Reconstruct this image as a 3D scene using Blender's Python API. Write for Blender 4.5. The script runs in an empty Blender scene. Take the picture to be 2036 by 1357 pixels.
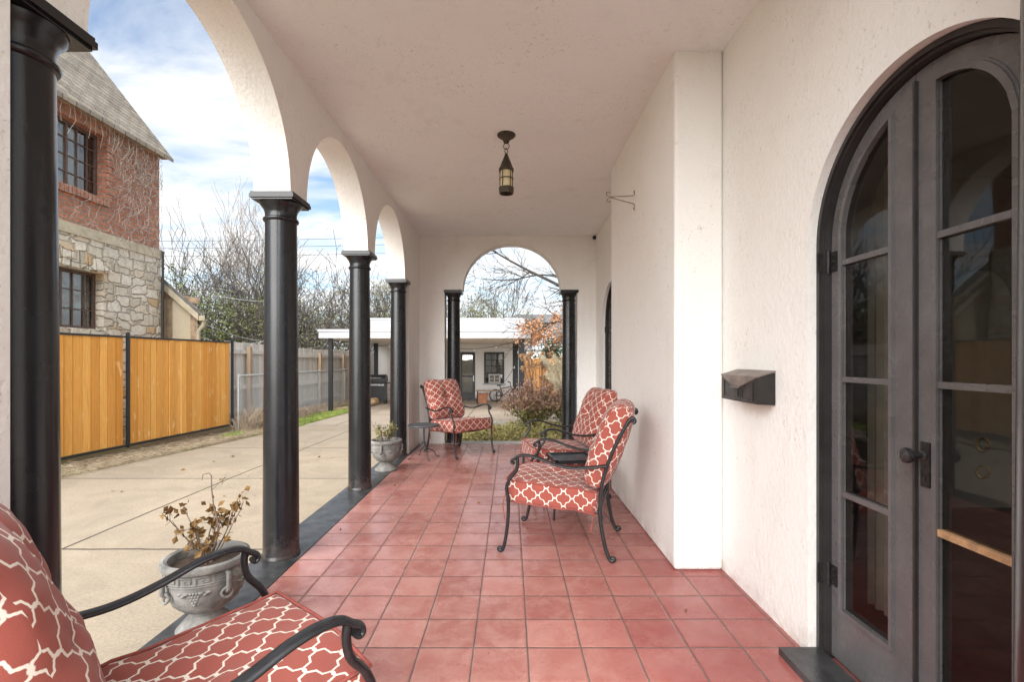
import bpy, bmesh, math, random
from mathutils import Vector, Matrix, Quaternion, noise
R = math.radians
SC = bpy.context.scene
COL = SC.collection
rnd = random.Random(7)

# ------------------------------------------------------------------ camera, sky, sun, exposure
cam_d = bpy.data.cameras.new("camera"); cam = bpy.data.objects.new("camera", cam_d); COL.objects.link(cam)
cam.location = (0, 0, 1.3); cam.rotation_euler = (R(90), 0, 0)
cam_d.sensor_width = 36; cam_d.lens = 36 * 970 / 2036
cam_d.shift_x = 0.0015; cam_d.shift_y = 0.0179
cam_d.clip_start = 0.05; cam_d.clip_end = 2000
SC.camera = cam
SUN_EL, SUN_AZ = 34, -160          # azimuth clockwise from +Y
w = bpy.data.worlds.new("World"); SC.world = w; w.use_nodes = True
nt = w.node_tree; nt.nodes.clear()
def wn(t, **k):
    n = nt.nodes.new(t)
    for a, v in k.items(): setattr(n, a, v)
    return n
wo = wn('ShaderNodeOutputWorld'); bg = wn('ShaderNodeBackground')
sky = wn('ShaderNodeTexSky', sky_type='NISHITA', sun_disc=False, sun_elevation=R(SUN_EL), sun_rotation=R(SUN_AZ))
sky.air_density = 1.0; sky.dust_density = 0.6; sky.ozone_density = 1.4
tc = wn('ShaderNodeTexCoord'); sp = wn('ShaderNodeSeparateXYZ'); nt.links.new(tc.outputs['Generated'], sp.inputs[0])
def wm(op, a, b=None):
    n = wn('ShaderNodeMath', operation=op)
    for i, v in enumerate((a, b)):
        if v is None: continue
        if isinstance(v, (int, float)): n.inputs[i].default_value = v
        else: nt.links.new(v, n.inputs[i])
    return n.outputs[0]
zc = wm('ADD', wm('MAXIMUM', sp.outputs[2], 0.0), 0.16)
cb = wn('ShaderNodeCombineXYZ')
nt.links.new(wm('DIVIDE', sp.outputs[0], zc), cb.inputs[0]); nt.links.new(wm('DIVIDE', sp.outputs[1], zc), cb.inputs[1])
mp = wn('ShaderNodeMapping'); mp.inputs['Rotation'].default_value = (0, 0, R(25)); mp.inputs['Scale'].default_value = (1.0, 1.9, 1); mp.inputs['Location'].default_value = (3.3, 1.1, 0)
nt.links.new(cb.outputs[0], mp.inputs[0])
n1 = wn('ShaderNodeTexNoise'); n1.inputs['Scale'].default_value = 1.5; n1.inputs['Detail'].default_value = 9; n1.inputs['Roughness'].default_value = 0.58; n1.inputs['Distortion'].default_value = 0.45
nt.links.new(mp.outputs[0], n1.inputs['Vector'])
n2 = wn('ShaderNodeTexNoise'); n2.inputs['Scale'].default_value = 2.6; n2.inputs['Detail'].default_value = 7; n2.inputs['Roughness'].default_value = 0.6
nt.links.new(mp.outputs[0], n2.inputs['Vector'])
cr = wn('ShaderNodeValToRGB'); cr.color_ramp.elements[0].position = 0.34; cr.color_ramp.elements[1].position = 0.56
nt.links.new(n1.outputs['Fac'], cr.inputs[0])
cc = wn('ShaderNodeValToRGB'); cc.color_ramp.elements[0].position = 0.30; cc.color_ramp.elements[1].position = 0.66
cc.color_ramp.elements[0].color = (2.65, 2.85, 3.05, 1); cc.color_ramp.elements[1].color = (3.4, 3.4, 3.38, 1)
nt.links.new(n2.outputs['Fac'], cc.inputs[0])
sk2 = wn('ShaderNodeMix', data_type='RGBA', blend_type='MULTIPLY'); sk2.inputs[0].default_value = 1.0
nt.links.new(sky.outputs[0], sk2.inputs[6]); sk2.inputs[7].default_value = (0.66, 0.64, 0.63, 1)
mx = wn('ShaderNodeMix', data_type='RGBA'); nt.links.new(cr.outputs[0], mx.inputs[0]); nt.links.new(sk2.outputs[2], mx.inputs[6]); nt.links.new(cc.outputs[0], mx.inputs[7])
nt.links.new(mx.outputs[2], bg.inputs[0]); bg.inputs[1].default_value = 0.05
nt.links.new(bg.outputs[0], wo.inputs[0])
sd = bpy.data.lights.new("sun", 'SUN'); sd.energy = 1.38; sd.angle = R(75); sd.color = (1.0, 0.98, 0.95)
so = bpy.data.objects.new("sun", sd); COL.objects.link(so)
sdir = Vector((math.sin(R(SUN_AZ)) * math.cos(R(SUN_EL)), math.cos(R(SUN_AZ)) * math.cos(R(SUN_EL)), math.sin(R(SUN_EL))))
so.rotation_euler = sdir.to_track_quat('Z', 'Y').to_euler(); so.location = sdir * 50
SC.view_settings.view_transform = 'Standard'; SC.view_settings.look = 'None'
SC.view_settings.exposure = 2.88; SC.view_settings.gamma = 1; SC.view_settings.use_curve_mapping = False
SC.render.engine = 'CYCLES'
SC.cycles.use_denoising = True; SC.cycles.max_bounces = 10; SC.cycles.diffuse_bounces = 7; SC.cycles.glossy_bounces = 4
SC.cycles.transparent_max_bounces = 16; SC.cycles.sample_clamp_indirect = 6

# ------------------------------------------------------------------ node helper
class NT:
    def __init__(s, name):
        s.m = bpy.data.materials.new(name); s.m.use_nodes = True; s.t = s.m.node_tree; s.t.nodes.clear()
        s.out = s.n('ShaderNodeOutputMaterial'); s.b = s.n('ShaderNodeBsdfPrincipled'); s.l(s.b.outputs[0], s.out.inputs[0])
        s._o = None
    def n(s, t, **k):
        x = s.t.nodes.new(t)
        for a, v in k.items(): setattr(x, a, v)
        return x
    def l(s, a, b): s.t.links.new(a, b)
    def put(s, sock, v):
        if hasattr(v, 'is_output') or isinstance(v, bpy.types.NodeSocket): s.l(v, sock)
        else:
            if isinstance(v, tuple) and len(v) == 3 and sock.type == 'RGBA': v = v + (1,)
            sock.default_value = v
    @property
    def obj(s):
        if s._o is None: s._o = s.n('ShaderNodeTexCoord')
        return s._o.outputs['Object']
    @property
    def uv(s):
        s.obj; return s._o.outputs['UV']
    def math(s, op, a, b=None, c=None):
        x = s.n('ShaderNodeMath', operation=op)
        for i, v in enumerate((a, b, c)):
            if v is not None: s.put(x.inputs[i], v)
        return x.outputs[0]
    def xyz(s, v):
        x = s.n('ShaderNodeSeparateXYZ'); s.l(v, x.inputs[0]); return x.outputs
    def comb(s, x, y, z=0.0):
        c = s.n('ShaderNodeCombineXYZ')
        for i, v in enumerate((x, y, z)): s.put(c.inputs[i], v)
        return c.outputs[0]
    def mapping(s, v, scale=(1, 1, 1), rot=(0, 0, 0), loc=(0, 0, 0)):
        x = s.n('ShaderNodeMapping'); s.l(v, x.inputs[0]); x.inputs['Scale'].default_value = scale; x.inputs['Rotation'].default_value = rot; x.inputs['Location'].default_value = loc
        return x.outputs[0]
    def noise(s, scale, detail=4, rough=0.5, vec=None, dist=0.0, col=False):
        x = s.n('ShaderNodeTexNoise'); x.inputs['Scale'].default_value = scale; x.inputs['Detail'].default_value = detail; x.inputs['Roughness'].default_value = rough; x.inputs['Distortion'].default_value = dist
        s.l(vec if vec is not None else s.obj, x.inputs['Vector']); return x.outputs['Color' if col else 'Fac']
    def ramp(s, f, *stops):
        x = s.n('ShaderNodeValToRGB'); e = x.color_ramp.elements
        while len(e) < len(stops): e.new(0.5)
        for i, (p, c) in enumerate(stops):
            e[i].position = p; e[i].color = (c if isinstance(c, tuple) else (c, c, c)) + (1,)
        s.l(f, x.inputs[0]); return x.outputs[0]
    def mix(s, f, a, b, mode='MIX'):
        x = s.n('ShaderNodeMix', data_type='RGBA', blend_type=mode); s.put(x.inputs[0], f); s.put(x.inputs[6], a); s.put(x.inputs[7], b); return x.outputs[2]
    def bump(s, h, strength=0.3, dist=0.01, nrm=None):
        x = s.n('ShaderNodeBump'); x.inputs['Strength'].default_value = strength; x.inputs['Distance'].default_value = dist; s.l(h, x.inputs['Height'])
        if nrm is not None: s.l(nrm, x.inputs['Normal'])
        return x.outputs[0]
    def fin(s, color=None, rough=None, normal=None, metal=None, spec=None, **k):
        if color is not None: s.put(s.b.inputs['Base Color'], color)
        if rough is not None: s.put(s.b.inputs['Roughness'], rough)
        if normal is not None: s.l(normal, s.b.inputs['Normal'])
        if metal is not None: s.b.inputs['Metallic'].default_value = metal
        if spec is not None: s.b.inputs['Specular IOR Level'].default_value = spec
        for a, v in k.items(): s.put(s.b.inputs[a.replace('_', ' ')], v)
        return s.m

M = {}
def simple(name, c, rough=0.6, var=0.25, scale=12, bump=0.0, bscale=60, metal=0.0, spec=0.5, c2=None):
    t = NT(name); f = t.noise(scale, 5, 0.6)
    a = tuple(x * (1 - var) for x in c); b = c2 if c2 else tuple(min(1, x * (1 + var)) for x in c)
    col = t.ramp(f, (0.3, a), (0.7, b))
    nr = t.bump(t.noise(bscale, 4, 0.6), bump, 0.005) if bump else None
    rr = t.ramp(t.noise(scale * 1.7, 3), (0.3, max(0, rough - 0.08)), (0.7, min(1, rough + 0.08)))
    M[name] = t.fin(col, rr, nr, metal, spec); return M[name]

def stucco(name, base, tint, flecks=0.5, bump=0.55):
    t = NT(name)
    big = t.noise(0.7, 4, 0.6); mid = t.noise(5, 5, 0.65)
    col = t.mix(t.ramp(big, (0.35, 0.0), (0.7, 1.0)), base, tint)
    col = t.mix(t.ramp(mid, (0.55, 0.0), (0.8, 0.30)), col, tuple(x * 0.8 for x in base))
    # rough trowel flecks
    v = t.mapping(t.obj, (44, 44, 26), (0.5, 0.6, 0.4))
    fl = t.noise(1.0, 3, 0.75, v, 1.5)
    msk = t.math('MULTIPLY', t.ramp(fl, (0.60, 0.0), (0.68, 1.0)), t.ramp(t.noise(2.3, 3, 0.7), (0.40, 0.0), (0.62, 1.0)))
    col = t.mix(t.math('MULTIPLY', msk, flecks), col, (0.36, 0.31, 0.27))
    cn = t.noise(1.1, 5, 0.62, None, 0.3)
    ck = t.math('MULTIPLY', t.ramp(t.math('ABSOLUTE', t.math('SUBTRACT', cn, 0.5)), (0.0015, 1.0), (0.0045, 0.0)), t.ramp(t.noise(0.9, 2, 0.5, t.mapping(t.obj, (1, 1, 1), (0, 0, 0), (5, 3, 8))), (0.60, 0.0), (0.68, 0.32)))
    col = t.mix(ck, col, (0.40, 0.33, 0.28))
    o = t.xyz(t.obj)
    def blob(cx, cy, cz, sx, sy, sz):
        q = [t.math('MULTIPLY', t.math('SUBTRACT', o[i], c), 1 / s_) for i, (c, s_) in enumerate(((cx, sx), (cy, sy), (cz, sz)))]
        d = t.math('ADD', t.math('ADD', t.math('MULTIPLY', q[0], q[0]), t.math('MULTIPLY', q[1], q[1])), t.math('MULTIPLY', q[2], q[2]))
        return t.ramp(t.math('ADD', d, t.math('MULTIPLY', t.math('SUBTRACT', t.noise(18, 4, 0.7), 0.5), 1.6)), (0.2, 1.0), (1.1, 0.0))
    col = t.mix(t.math('MULTIPLY', blob(1.31, 2.60, 1.05, 0.2, 0.20, 0.07), 0.30), col, (0.52, 0.33, 0.18))
    soil = t.math('MULTIPLY', t.ramp(o[2], (0.0, 1.0), (0.14, 0.0)), t.ramp(t.noise(6, 5, 0.7), (0.42, 0.0), (0.68, 0.7)))
    col = t.mix(soil, col, (0.46, 0.33, 0.28))
    streak = t.math('MULTIPLY', t.ramp(t.noise(1.0, 4, 0.6, t.mapping(t.obj, (5, 5, 0.7))), (0.56, 0.0), (0.75, 0.30)), t.ramp(t.noise(0.8, 3), (0.45, 0.0), (0.65, 1.0)))
    col = t.mix(streak, col, (0.58, 0.49, 0.41))
    vo = t.n('ShaderNodeTexVoronoi', feature='F1'); vo.inputs['Scale'].default_value = 42; t.l(t.mapping(t.obj, (1, 1, 0.6), (0.5, 0.4, 0.2)), vo.inputs['Vector'])
    h = t.math('ADD', t.math('MULTIPLY', t.noise(38, 6, 0.68, None, 0.8), 1.0), t.math('MULTIPLY', t.ramp(vo.outputs['Distance'], (0.0, 1.0), (0.7, 0.0)), 0.25))
    h = t.math('ADD', h, t.math('MULTIPLY', t.noise(9, 3, 0.5), 0.45))
    M[name] = t.fin(col, 0.88, t.bump(h, bump, 0.012), spec=0.25)
stucco('stucco', (0.81, 0.80, 0.765), (0.84, 0.84, 0.825), 0.6, 0.42)
stucco('stucco_ceiling', (0.82, 0.84, 0.84), (0.85, 0.865, 0.87), 0.7, 0.42)
stucco('stucco_beige', (0.55, 0.47, 0.33), (0.62, 0.54, 0.40), 0.4, 0.9)
stucco('white_wall', (0.87, 0.865, 0.85), (0.9, 0.9, 0.89), 0.15, 0.2)

def black_paint():
    t = NT('black_paint')
    col = t.ramp(t.noise(9, 5, 0.6), (0.3, (0.006, 0.007, 0.009)), (0.72, (0.011, 0.012, 0.015)))
    scr = t.ramp(t.noise(1.0, 3, 0.7, t.mapping(t.obj, (40, 40, 7))), (0.74, 0.0), (0.80, 1.0))
    col = t.mix(t.math('MULTIPLY', scr, 0.15), col, (0.12, 0.12, 0.12))
    dz = t.math('MULTIPLY', t.ramp(t.xyz(t.obj)[2], (0.0, 1.0), (0.22, 0.0)), t.ramp(t.noise(9, 5, 0.7), (0.42, 0.0), (0.7, 0.8)))
    col = t.mix(dz, col, (0.10, 0.075, 0.065))
    M['black_paint'] = t.fin(col, t.ramp(t.noise(2.5, 3), (0.3, 0.20), (0.7, 0.32)), t.bump(t.noise(1.0, 3, 0.6, t.mapping(t.obj, (50, 50, 4))), 0.05, 0.004), spec=0.5)
black_paint()

def tiles():
    t = NT('floor_tile'); S = 0.242
    o = t.xyz(t.obj)
    u = t.math('DIVIDE', t.math('SUBTRACT', o[0], 0.076), S); v = t.math('DIVIDE', t.math('SUBTRACT', o[1], 2.197), 0.2405)
    wob = t.math('MULTIPLY', t.math('SUBTRACT', t.noise(9, 3), 0.5), 0.022)
    fu = t.math('PINGPONG', t.math('ADD', u, wob), 0.5); fv = t.math('PINGPONG', t.math('ADD', v, wob), 0.5)
    # pingpong(x,.5) is 0 at integers, .5 midway
    e = t.math('MINIMUM', fu, fv)
    gr = t.ramp(e, (0.011, 1.0), (0.020, 0.0))
    wn_ = t.n('ShaderNodeTexWhiteNoise', noise_dimensions='2D'); t.l(t.comb(t.math('FLOOR', u), t.math('FLOOR', v)), wn_.inputs['Vector'])
    rv = wn_.outputs['Value']
    col = t.mix(rv, (0.30, 0.108, 0.092), (0.44, 0.19, 0.162))
    mott = t.noise(7, 6, 0.7, None, 0.6)
    col = t.mix(t.ramp(mott, (0.40, 0.0), (0.72, 0.65)), col, (0.53, 0.305, 0.265))
    pit = t.ramp(t.noise(48, 4, 0.7), (0.60, 0.0), (0.66, 1.0))
    pit = t.math('MULTIPLY', pit, t.ramp(t.noise(3.2, 3), (0.44, 0.0), (0.62, 1.0)))
    col = t.mix(t.math('MULTIPLY', pit, 0.55), col, (0.10, 0.022, 0.022))
    # pale scuffs near the door
    sc = t.math('MULTIPLY', t.ramp(t.noise(11, 6, 0.75, None, 1.2), (0.61, 0.0), (0.70, 1.0)), t.ramp(o[0], (0.30, 0.0), (0.75, 1.0)))
    col = t.mix(t.math('MULTIPLY', sc, 0.55), col, (0.60, 0.42, 0.38))
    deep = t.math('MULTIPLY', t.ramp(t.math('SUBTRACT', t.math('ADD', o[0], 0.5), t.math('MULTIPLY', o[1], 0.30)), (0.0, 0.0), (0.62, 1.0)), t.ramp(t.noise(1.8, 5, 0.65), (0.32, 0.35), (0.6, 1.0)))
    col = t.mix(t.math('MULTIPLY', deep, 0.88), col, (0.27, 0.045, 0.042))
    col = t.mix(gr, col, t.mix(t.noise(14, 4), (0.06, 0.035, 0.03), (0.20, 0.14, 0.12)))
    rough = t.math('ADD', t.ramp(t.noise(5, 5, 0.65), (0.3, 0.17), (0.72, 0.34)), t.math('MULTIPLY', gr, 0.4))
    h = t.math('ADD', t.ramp(e, (0.008, 0.0), (0.04, 1.0)), t.math('MULTIPLY', t.noise(30, 4, 0.6), 0.16))
    h = t.math('ADD', h, t.math('MULTIPLY', t.noise(5.5, 2, 0.4), 0.5))
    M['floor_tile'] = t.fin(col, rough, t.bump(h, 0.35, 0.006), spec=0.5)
tiles()

def concrete(name, base, warm, jx=None, jy=None, grey=None):
    t = NT(name); o = t.xyz(t.obj)
    col = t.mix(t.ramp(t.noise(0.5, 5, 0.6), (0.35, 0.0), (0.68, 1.0)), base, warm)
    col = t.mix(t.ramp(t.noise(1.6, 7, 0.72, None, 0.8), (0.42, 0.0), (0.72, 0.75)), col, tuple(x * 0.66 for x in base))
    col = t.mix(t.ramp(t.noise(55, 4, 0.7), (0.38, 0.0), (0.70, 0.65)), col, tuple(x * 0.55 for x in base))
    col = t.mix(t.ramp(t.noise(120, 2, 0.5), (0.62, 0.0), (0.72, 0.5)), col, tuple(min(1, x * 1.35) for x in base))
    jm = None
    wob = t.math('MULTIPLY', t.math('SUBTRACT', t.noise(4, 3), 0.5), 0.02)
    for ax, off, per in (jx or []) + (jy or []):
        d = t.math('PINGPONG', t.math('ADD', t.math('SUBTRACT', o[ax], off), wob), per / 2)
        k = t.ramp(d, (0.009, 1.0), (0.016, 0.0)); jm = k if jm is None else t.math('MAXIMUM', jm, k)
    cn = t.noise(0.45, 6, 0.6, None, 0.4)
    ck = t.math('MULTIPLY', t.ramp(t.math('ABSOLUTE', t.math('SUBTRACT', cn, 0.53)), (0.0008, 1.0), (0.0025, 0.0)), t.ramp(t.noise(0.35, 2), (0.47, 0.0), (0.55, 0.6)))
    col = t.mix(ck, col, (0.12, 0.10, 0.08))
    h = t.noise(70, 5, 0.65)
    if jm is not None:
        col = t.mix(jm, col, t.mix(t.ramp(t.noise(3, 3), (0.6, 0.0), (0.7, 1.0)), (0.075, 0.062, 0.05), (0.10, 0.11, 0.04)))
        h = t.math('SUBTRACT', h, jm)
    M[name] = t.fin(col, 0.85, t.bump(h, 0.3, 0.006), spec=0.3)
concrete('concrete', (0.37, 0.31, 0.235), (0.45, 0.365, 0.265), [(0, -3.54, 60.0)], [(1, 1.55, 2.3)])
concrete('patio_concrete', (0.42, 0.345, 0.27), (0.5, 0.42, 0.34), [(0, -1.2, 3.0)], [(1, 13.0, 3.0)])
concrete('curb_concrete', (0.56, 0.54, 0.52), (0.64, 0.62, 0.59))
simple('sill_paint', (0.022, 0.023, 0.025), 0.34, 0.5, 8, 0.15, 40, c2=(0.075, 0.077, 0.08))

def fabric():
    t = NT('trellis_fabric'); o = t.xyz(t.uv)
    W, H = 0.114, 0.100
    nz = t.math('MULTIPLY', t.math('SUBTRACT', t.noise(10, 2, 0.5, t.uv), 0.5), 0.08)
    u = t.math('ADD', t.math('DIVIDE', o[0], W), nz); v = t.math('ADD', t.math('DIVIDE', o[1], H), nz)
    a = t.math('ADD', u, v); b = t.math('SUBTRACT', u, v)
    def wav(x):
        s1 = t.math('SINE', t.math('MULTIPLY', x, 4 * math.pi)); s3 = t.math('SINE', t.math('MULTIPLY', x, 12 * math.pi))
        return t.math('ADD', t.math('MULTIPLY', s1, 0.052), t.math('MULTIPLY', s3, -0.008))
    def line(p, q):
        d = t.math('PINGPONG', t.math('SUBTRACT', p, wav(q)), 0.5)
        return d
    d = t.math('MINIMUM', line(a, b), line(b, a))
    ln = t.ramp(d, (0.031, 1.0), (0.053, 0.0))
    na = t.math('PINGPONG', a, 0.5); nb = t.math('PINGPONG', b, 0.5)
    nd = t.math('POWER', t.math('ADD', t.math('MULTIPLY', na, na), t.math('MULTIPLY', nb, nb)), 0.5)
    ln = t.math('MAXIMUM', ln, t.ramp(nd, (0.065, 1.0), (0.095, 0.0)))
    wv = t.noise(420, 2, 0.5, t.uv)
    red = t.mix(t.noise(5, 4, 0.6, t.uv), (0.275, 0.068, 0.052), (0.36, 0.098, 0.075))
    red = t.mix(t.math('MULTIPLY', wv, 0.25), red, (0.2, 0.04, 0.03))
    wht = t.mix(t.noise(40, 3, 0.6, t.uv), (0.66, 0.57, 0.48), (0.80, 0.74, 0.66))
    col = t.mix(ln, red, wht)
    h = t.math('ADD', t.math('MULTIPLY', wv, 0.5), t.math('MULTIPLY', t.noise(22, 3, 0.5, t.uv), 1.2))
    M['fabric'] = t.fin(col, 0.9, t.bump(h, 0.25, 0.004), spec=0.2, Sheen_Weight=0.15)
fabric()
simple('piping_fabric', (0.27, 0.066, 0.052), 0.9, 0.2, 30)
def iron():
    t = NT('iron')
    col = t.ramp(t.noise(25, 5, 0.6), (0.35, (0.010, 0.011, 0.013)), (0.7, (0.022, 0.022, 0.025)))
    M['iron'] = t.fin(col, t.ramp(t.noise(18, 3), (0.3, 0.26), (0.7, 0.42)), t.bump(t.noise(160, 3, 0.6), 0.12, 0.003), spec=0.55, metal=0.15)
iron()
simple('table_iron', (0.055, 0.062, 0.07), 0.5, 0.35, 15, 0.15, 120)
simple('lantern_metal', (0.075, 0.06, 0.042), 0.6, 0.45, 30, 0.3, 90, metal=0.4)
simple('rusty_wire', (0.22, 0.18, 0.14), 0.7, 0.4, 40)
simple('door_paint', (0.11, 0.106, 0.107), 0.28, 0.18, 6, 0.10, 50)
simple('frame_paint', (0.026, 0.024, 0.024), 0.42, 0.3, 9, 0.2, 60)
simple('bare_wood', (0.42, 0.25, 0.13), 0.7, 0.4, 25, 0.3, 60)
simple('hinge_metal', (0.022, 0.021, 0.02), 0.5, 0.6, 50, 0.5, 90, metal=0.3)
simple('knob_metal', (0.06, 0.055, 0.058), 0.3, 0.4, 30, 0.1, 60, metal=0.6)
simple('brass', (0.45, 0.33, 0.14), 0.35, 0.3, 20, metal=0.9)
simple('mailbox_metal', (0.014, 0.012, 0.012), 0.42, 0.5, 14, 0.08, 60, c2=(0.026, 0.022, 0.020))
simple('mailbox_lid_metal', (0.17, 0.135, 0.118), 0.42, 0.4, 9, 0.08, 60)
simple('cast_stone', (0.19, 0.185, 0.172), 0.9, 0.45, 9, 0.8, 60, c2=(0.31, 0.30, 0.28))
simple('soil', (0.05, 0.032, 0.022), 0.95, 0.5, 40, 0.8, 60)
simple('twig', (0.16, 0.115, 0.085), 0.85, 0.3, 30)
simple('dry_leaf', (0.28, 0.12, 0.035), 0.75, 0.6, 22, c2=(0.22, 0.13, 0.03))
simple('olive_leaf', (0.30, 0.22, 0.07), 0.75, 0.5, 22, c2=(0.13, 0.15, 0.04))
simple('curtain', (0.60, 0.57, 0.50), 0.9, 0.15, 8)
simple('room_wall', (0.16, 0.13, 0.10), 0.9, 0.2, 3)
simple('room_archway_light', (0.34, 0.32, 0.28), 0.9, 0.1, 3)
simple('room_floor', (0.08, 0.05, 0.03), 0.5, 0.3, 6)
simple('black_metal', (0.016, 0.017, 0.019), 0.45, 0.3, 20)
simple('galvanized', (0.48, 0.49, 0.49), 0.5, 0.2, 20, metal=0.3)
simple('white_paint', (0.50, 0.51, 0.53), 0.6, 0.06, 3)
simple('soffit', (0.78, 0.72, 0.66), 0.8, 0.1, 3)
simple('trim_cream', (0.50, 0.44, 0.32), 0.7, 0.2, 5)
simple('window_brown', (0.11, 0.065, 0.05), 0.6, 0.3, 20)
simple('old_timber', (0.36, 0.26, 0.17), 0.85, 0.4, 9, 0.3, 40)
simple('bark', (0.055, 0.047, 0.04), 0.95, 0.35, 6, 0.4, 20)
simple('bark_pale', (0.19, 0.165, 0.145), 0.95, 0.3, 6, 0.4, 20)
simple('evergreen', (0.038, 0.065, 0.016), 0.6, 0.6, 1.8, c2=(0.20, 0.235, 0.05))
simple('dark_green', (0.022, 0.050, 0.016), 0.6, 0.5, 3, c2=(0.05, 0.085, 0.03))
simple('olive_foliage', (0.10, 0.10, 0.04), 0.7, 0.4, 2, c2=(0.22, 0.20, 0.07))
simple('oak_leaf', (0.56, 0.23, 0.09), 0.7, 0.4, 5, c2=(0.74, 0.38, 0.18))
simple('russet_leaf', (0.34, 0.165, 0.125), 0.6, 0.5, 9, c2=(0.62, 0.40, 0.29))
simple('shrub_green', (0.22, 0.24, 0.05), 0.6, 0.5, 6, c2=(0.42, 0.38, 0.14))
simple('ground_cover_leaf', (0.26, 0.27, 0.05), 0.6, 0.5, 9, c2=(0.62, 0.54, 0.22))
simple('pampas', (0.86, 0.79, 0.62), 0.9, 0.15, 5)
simple('dry_flower', (0.48, 0.27, 0.13), 0.9, 0.4, 8, c2=(0.66, 0.44, 0.26))
simple('grass', (0.20, 0.30, 0.05), 0.7, 0.4, 2, c2=(0.38, 0.45, 0.11))
simple('straw', (0.36, 0.27, 0.17), 0.85, 0.35, 9, c2=(0.62, 0.52, 0.37))
simple('dry_weed', (0.30, 0.235, 0.165), 0.85, 0.3, 5, c2=(0.42, 0.33, 0.24))
simple('vine_stem', (0.50, 0.45, 0.40), 0.9, 0.25, 7)
simple('wire_black', (0.012, 0.012, 0.012), 0.6, 0.2)
simple('bulb_glass', (0.40, 0.40, 0.38), 0.2, 0.1)
simple('terracotta', (0.42, 0.18, 0.10), 0.85, 0.3, 8)
simple('log_end', (0.50, 0.33, 0.18), 0.9, 0.3, 20)
simple('grey_shingle', (0.15, 0.15, 0.155), 0.9, 0.35, 5, 0.4, 30)
simple('rubber', (0.02, 0.02, 0.02), 0.8, 0.2)
simple('chrome', (0.5, 0.5, 0.52), 0.3, 0.1, metal=0.9)
simple('bike_red', (0.10, 0.025, 0.035), 0.4, 0.2)
simple('ac_plastic', (0.62, 0.60, 0.55), 0.6, 0.08)
simple('dark_grille', (0.18, 0.18, 0.17), 0.7, 0.2)

def lantern_glass():
    t = NT('lantern_glass')
    col = t.ramp(t.noise(14, 3), (0.3, (0.60, 0.52, 0.36)), (0.7, (0.74, 0.66, 0.40)))
    M['lantern_glass'] = t.fin(col, 0.35, None, Subsurface_Weight=0.0)
lantern_glass()
def glass(name, tint, refl=1.0, rough=0.02):
    t = NT(name); t.t.nodes.remove(t.b)
    tr = t.n('ShaderNodeBsdfTransparent'); tr.inputs[0].default_value = tint + (1,)
    gl = t.n('ShaderNodeBsdfGlossy'); gl.inputs['Roughness'].default_value = rough
    t.l(t.bump(t.noise(2.2, 2), 0.06, 0.02), gl.inputs['Normal'])
    lw = t.n('ShaderNodeLayerWeight'); lw.inputs['Blend'].default_value = 0.5
    fr = t.math('ADD', t.math('MULTIPLY', t.math('POWER', lw.outputs['Facing'], 5.0), 0.9), 0.035)
    mxs = t.n('ShaderNodeMixShader'); t.l(t.math('MULTIPLY', fr, refl), mxs.inputs[0]); t.l(tr.outputs[0], mxs.inputs[1]); t.l(gl.outputs[0], mxs.inputs[2])
    t.l(mxs.outputs[0], t.out.inputs[0]); M[name] = t.m
glass('door_glass', (0.66, 0.64, 0.62), 0.9)
glass('window_glass', (0.75, 0.77, 0.78), 3.0)

def boards(name, c1, c2, width, axis, knots=0.5, grey=False):
    t = NT(name); o = t.xyz(t.obj)
    at = t.n('ShaderNodeAttribute', attribute_name='board')
    wn_ = t.n('ShaderNodeTexWhiteNoise', noise_dimensions='1D'); t.l(at.outputs['Fac'], wn_.inputs['W'])
    col = t.mix(wn_.outputs['Value'], c1, c2)
    sc = [60, 60, 2.2]
    vv = t.n('ShaderNodeVectorMath', operation='ADD'); t.l(t.obj, vv.inputs[0]); t.l(t.comb(0.0, 0.0, t.math('MULTIPLY', wn_.outputs['Value'], 9.0)), vv.inputs[1])
    g = t.noise(1.0, 5, 0.65, t.mapping(vv.outputs[0], tuple(sc)), 1.2)
    col = t.mix(t.ramp(g, (0.4, 0.0), (0.75, 0.6)), col, tuple(x * 0.62 for x in c1))
    kn = t.ramp(t.noise(1.0, 2, 0.4, t.mapping(vv.outputs[0], (11, 11, 3.2))), (0.66, 0.0), (0.71, 1.0))
    col = t.mix(t.math('MULTIPLY', kn, knots), col, tuple(x * 0.45 for x in c1) if grey else (0.88, 0.60, 0.30))
    M[name] = t.fin(col, 0.72, t.bump(g, 0.25, 0.004), spec=0.3)
boards('cedar', (0.64, 0.265, 0.045), (0.92, 0.49, 0.13), 0.14, 1, 0.6)
boards('cedar_far', (0.50, 0.22, 0.06), (0.60, 0.28, 0.09), 0.14, 0, 0.4)
boards('grey_board', (0.48, 0.45, 0.41), (0.74, 0.71, 0.67), 0.14, 1, 0.5, True)
boards('post_wood', (0.34, 0.24, 0.165), (0.40, 0.29, 0.20), 0.5, 0, 0.3, True)

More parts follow.
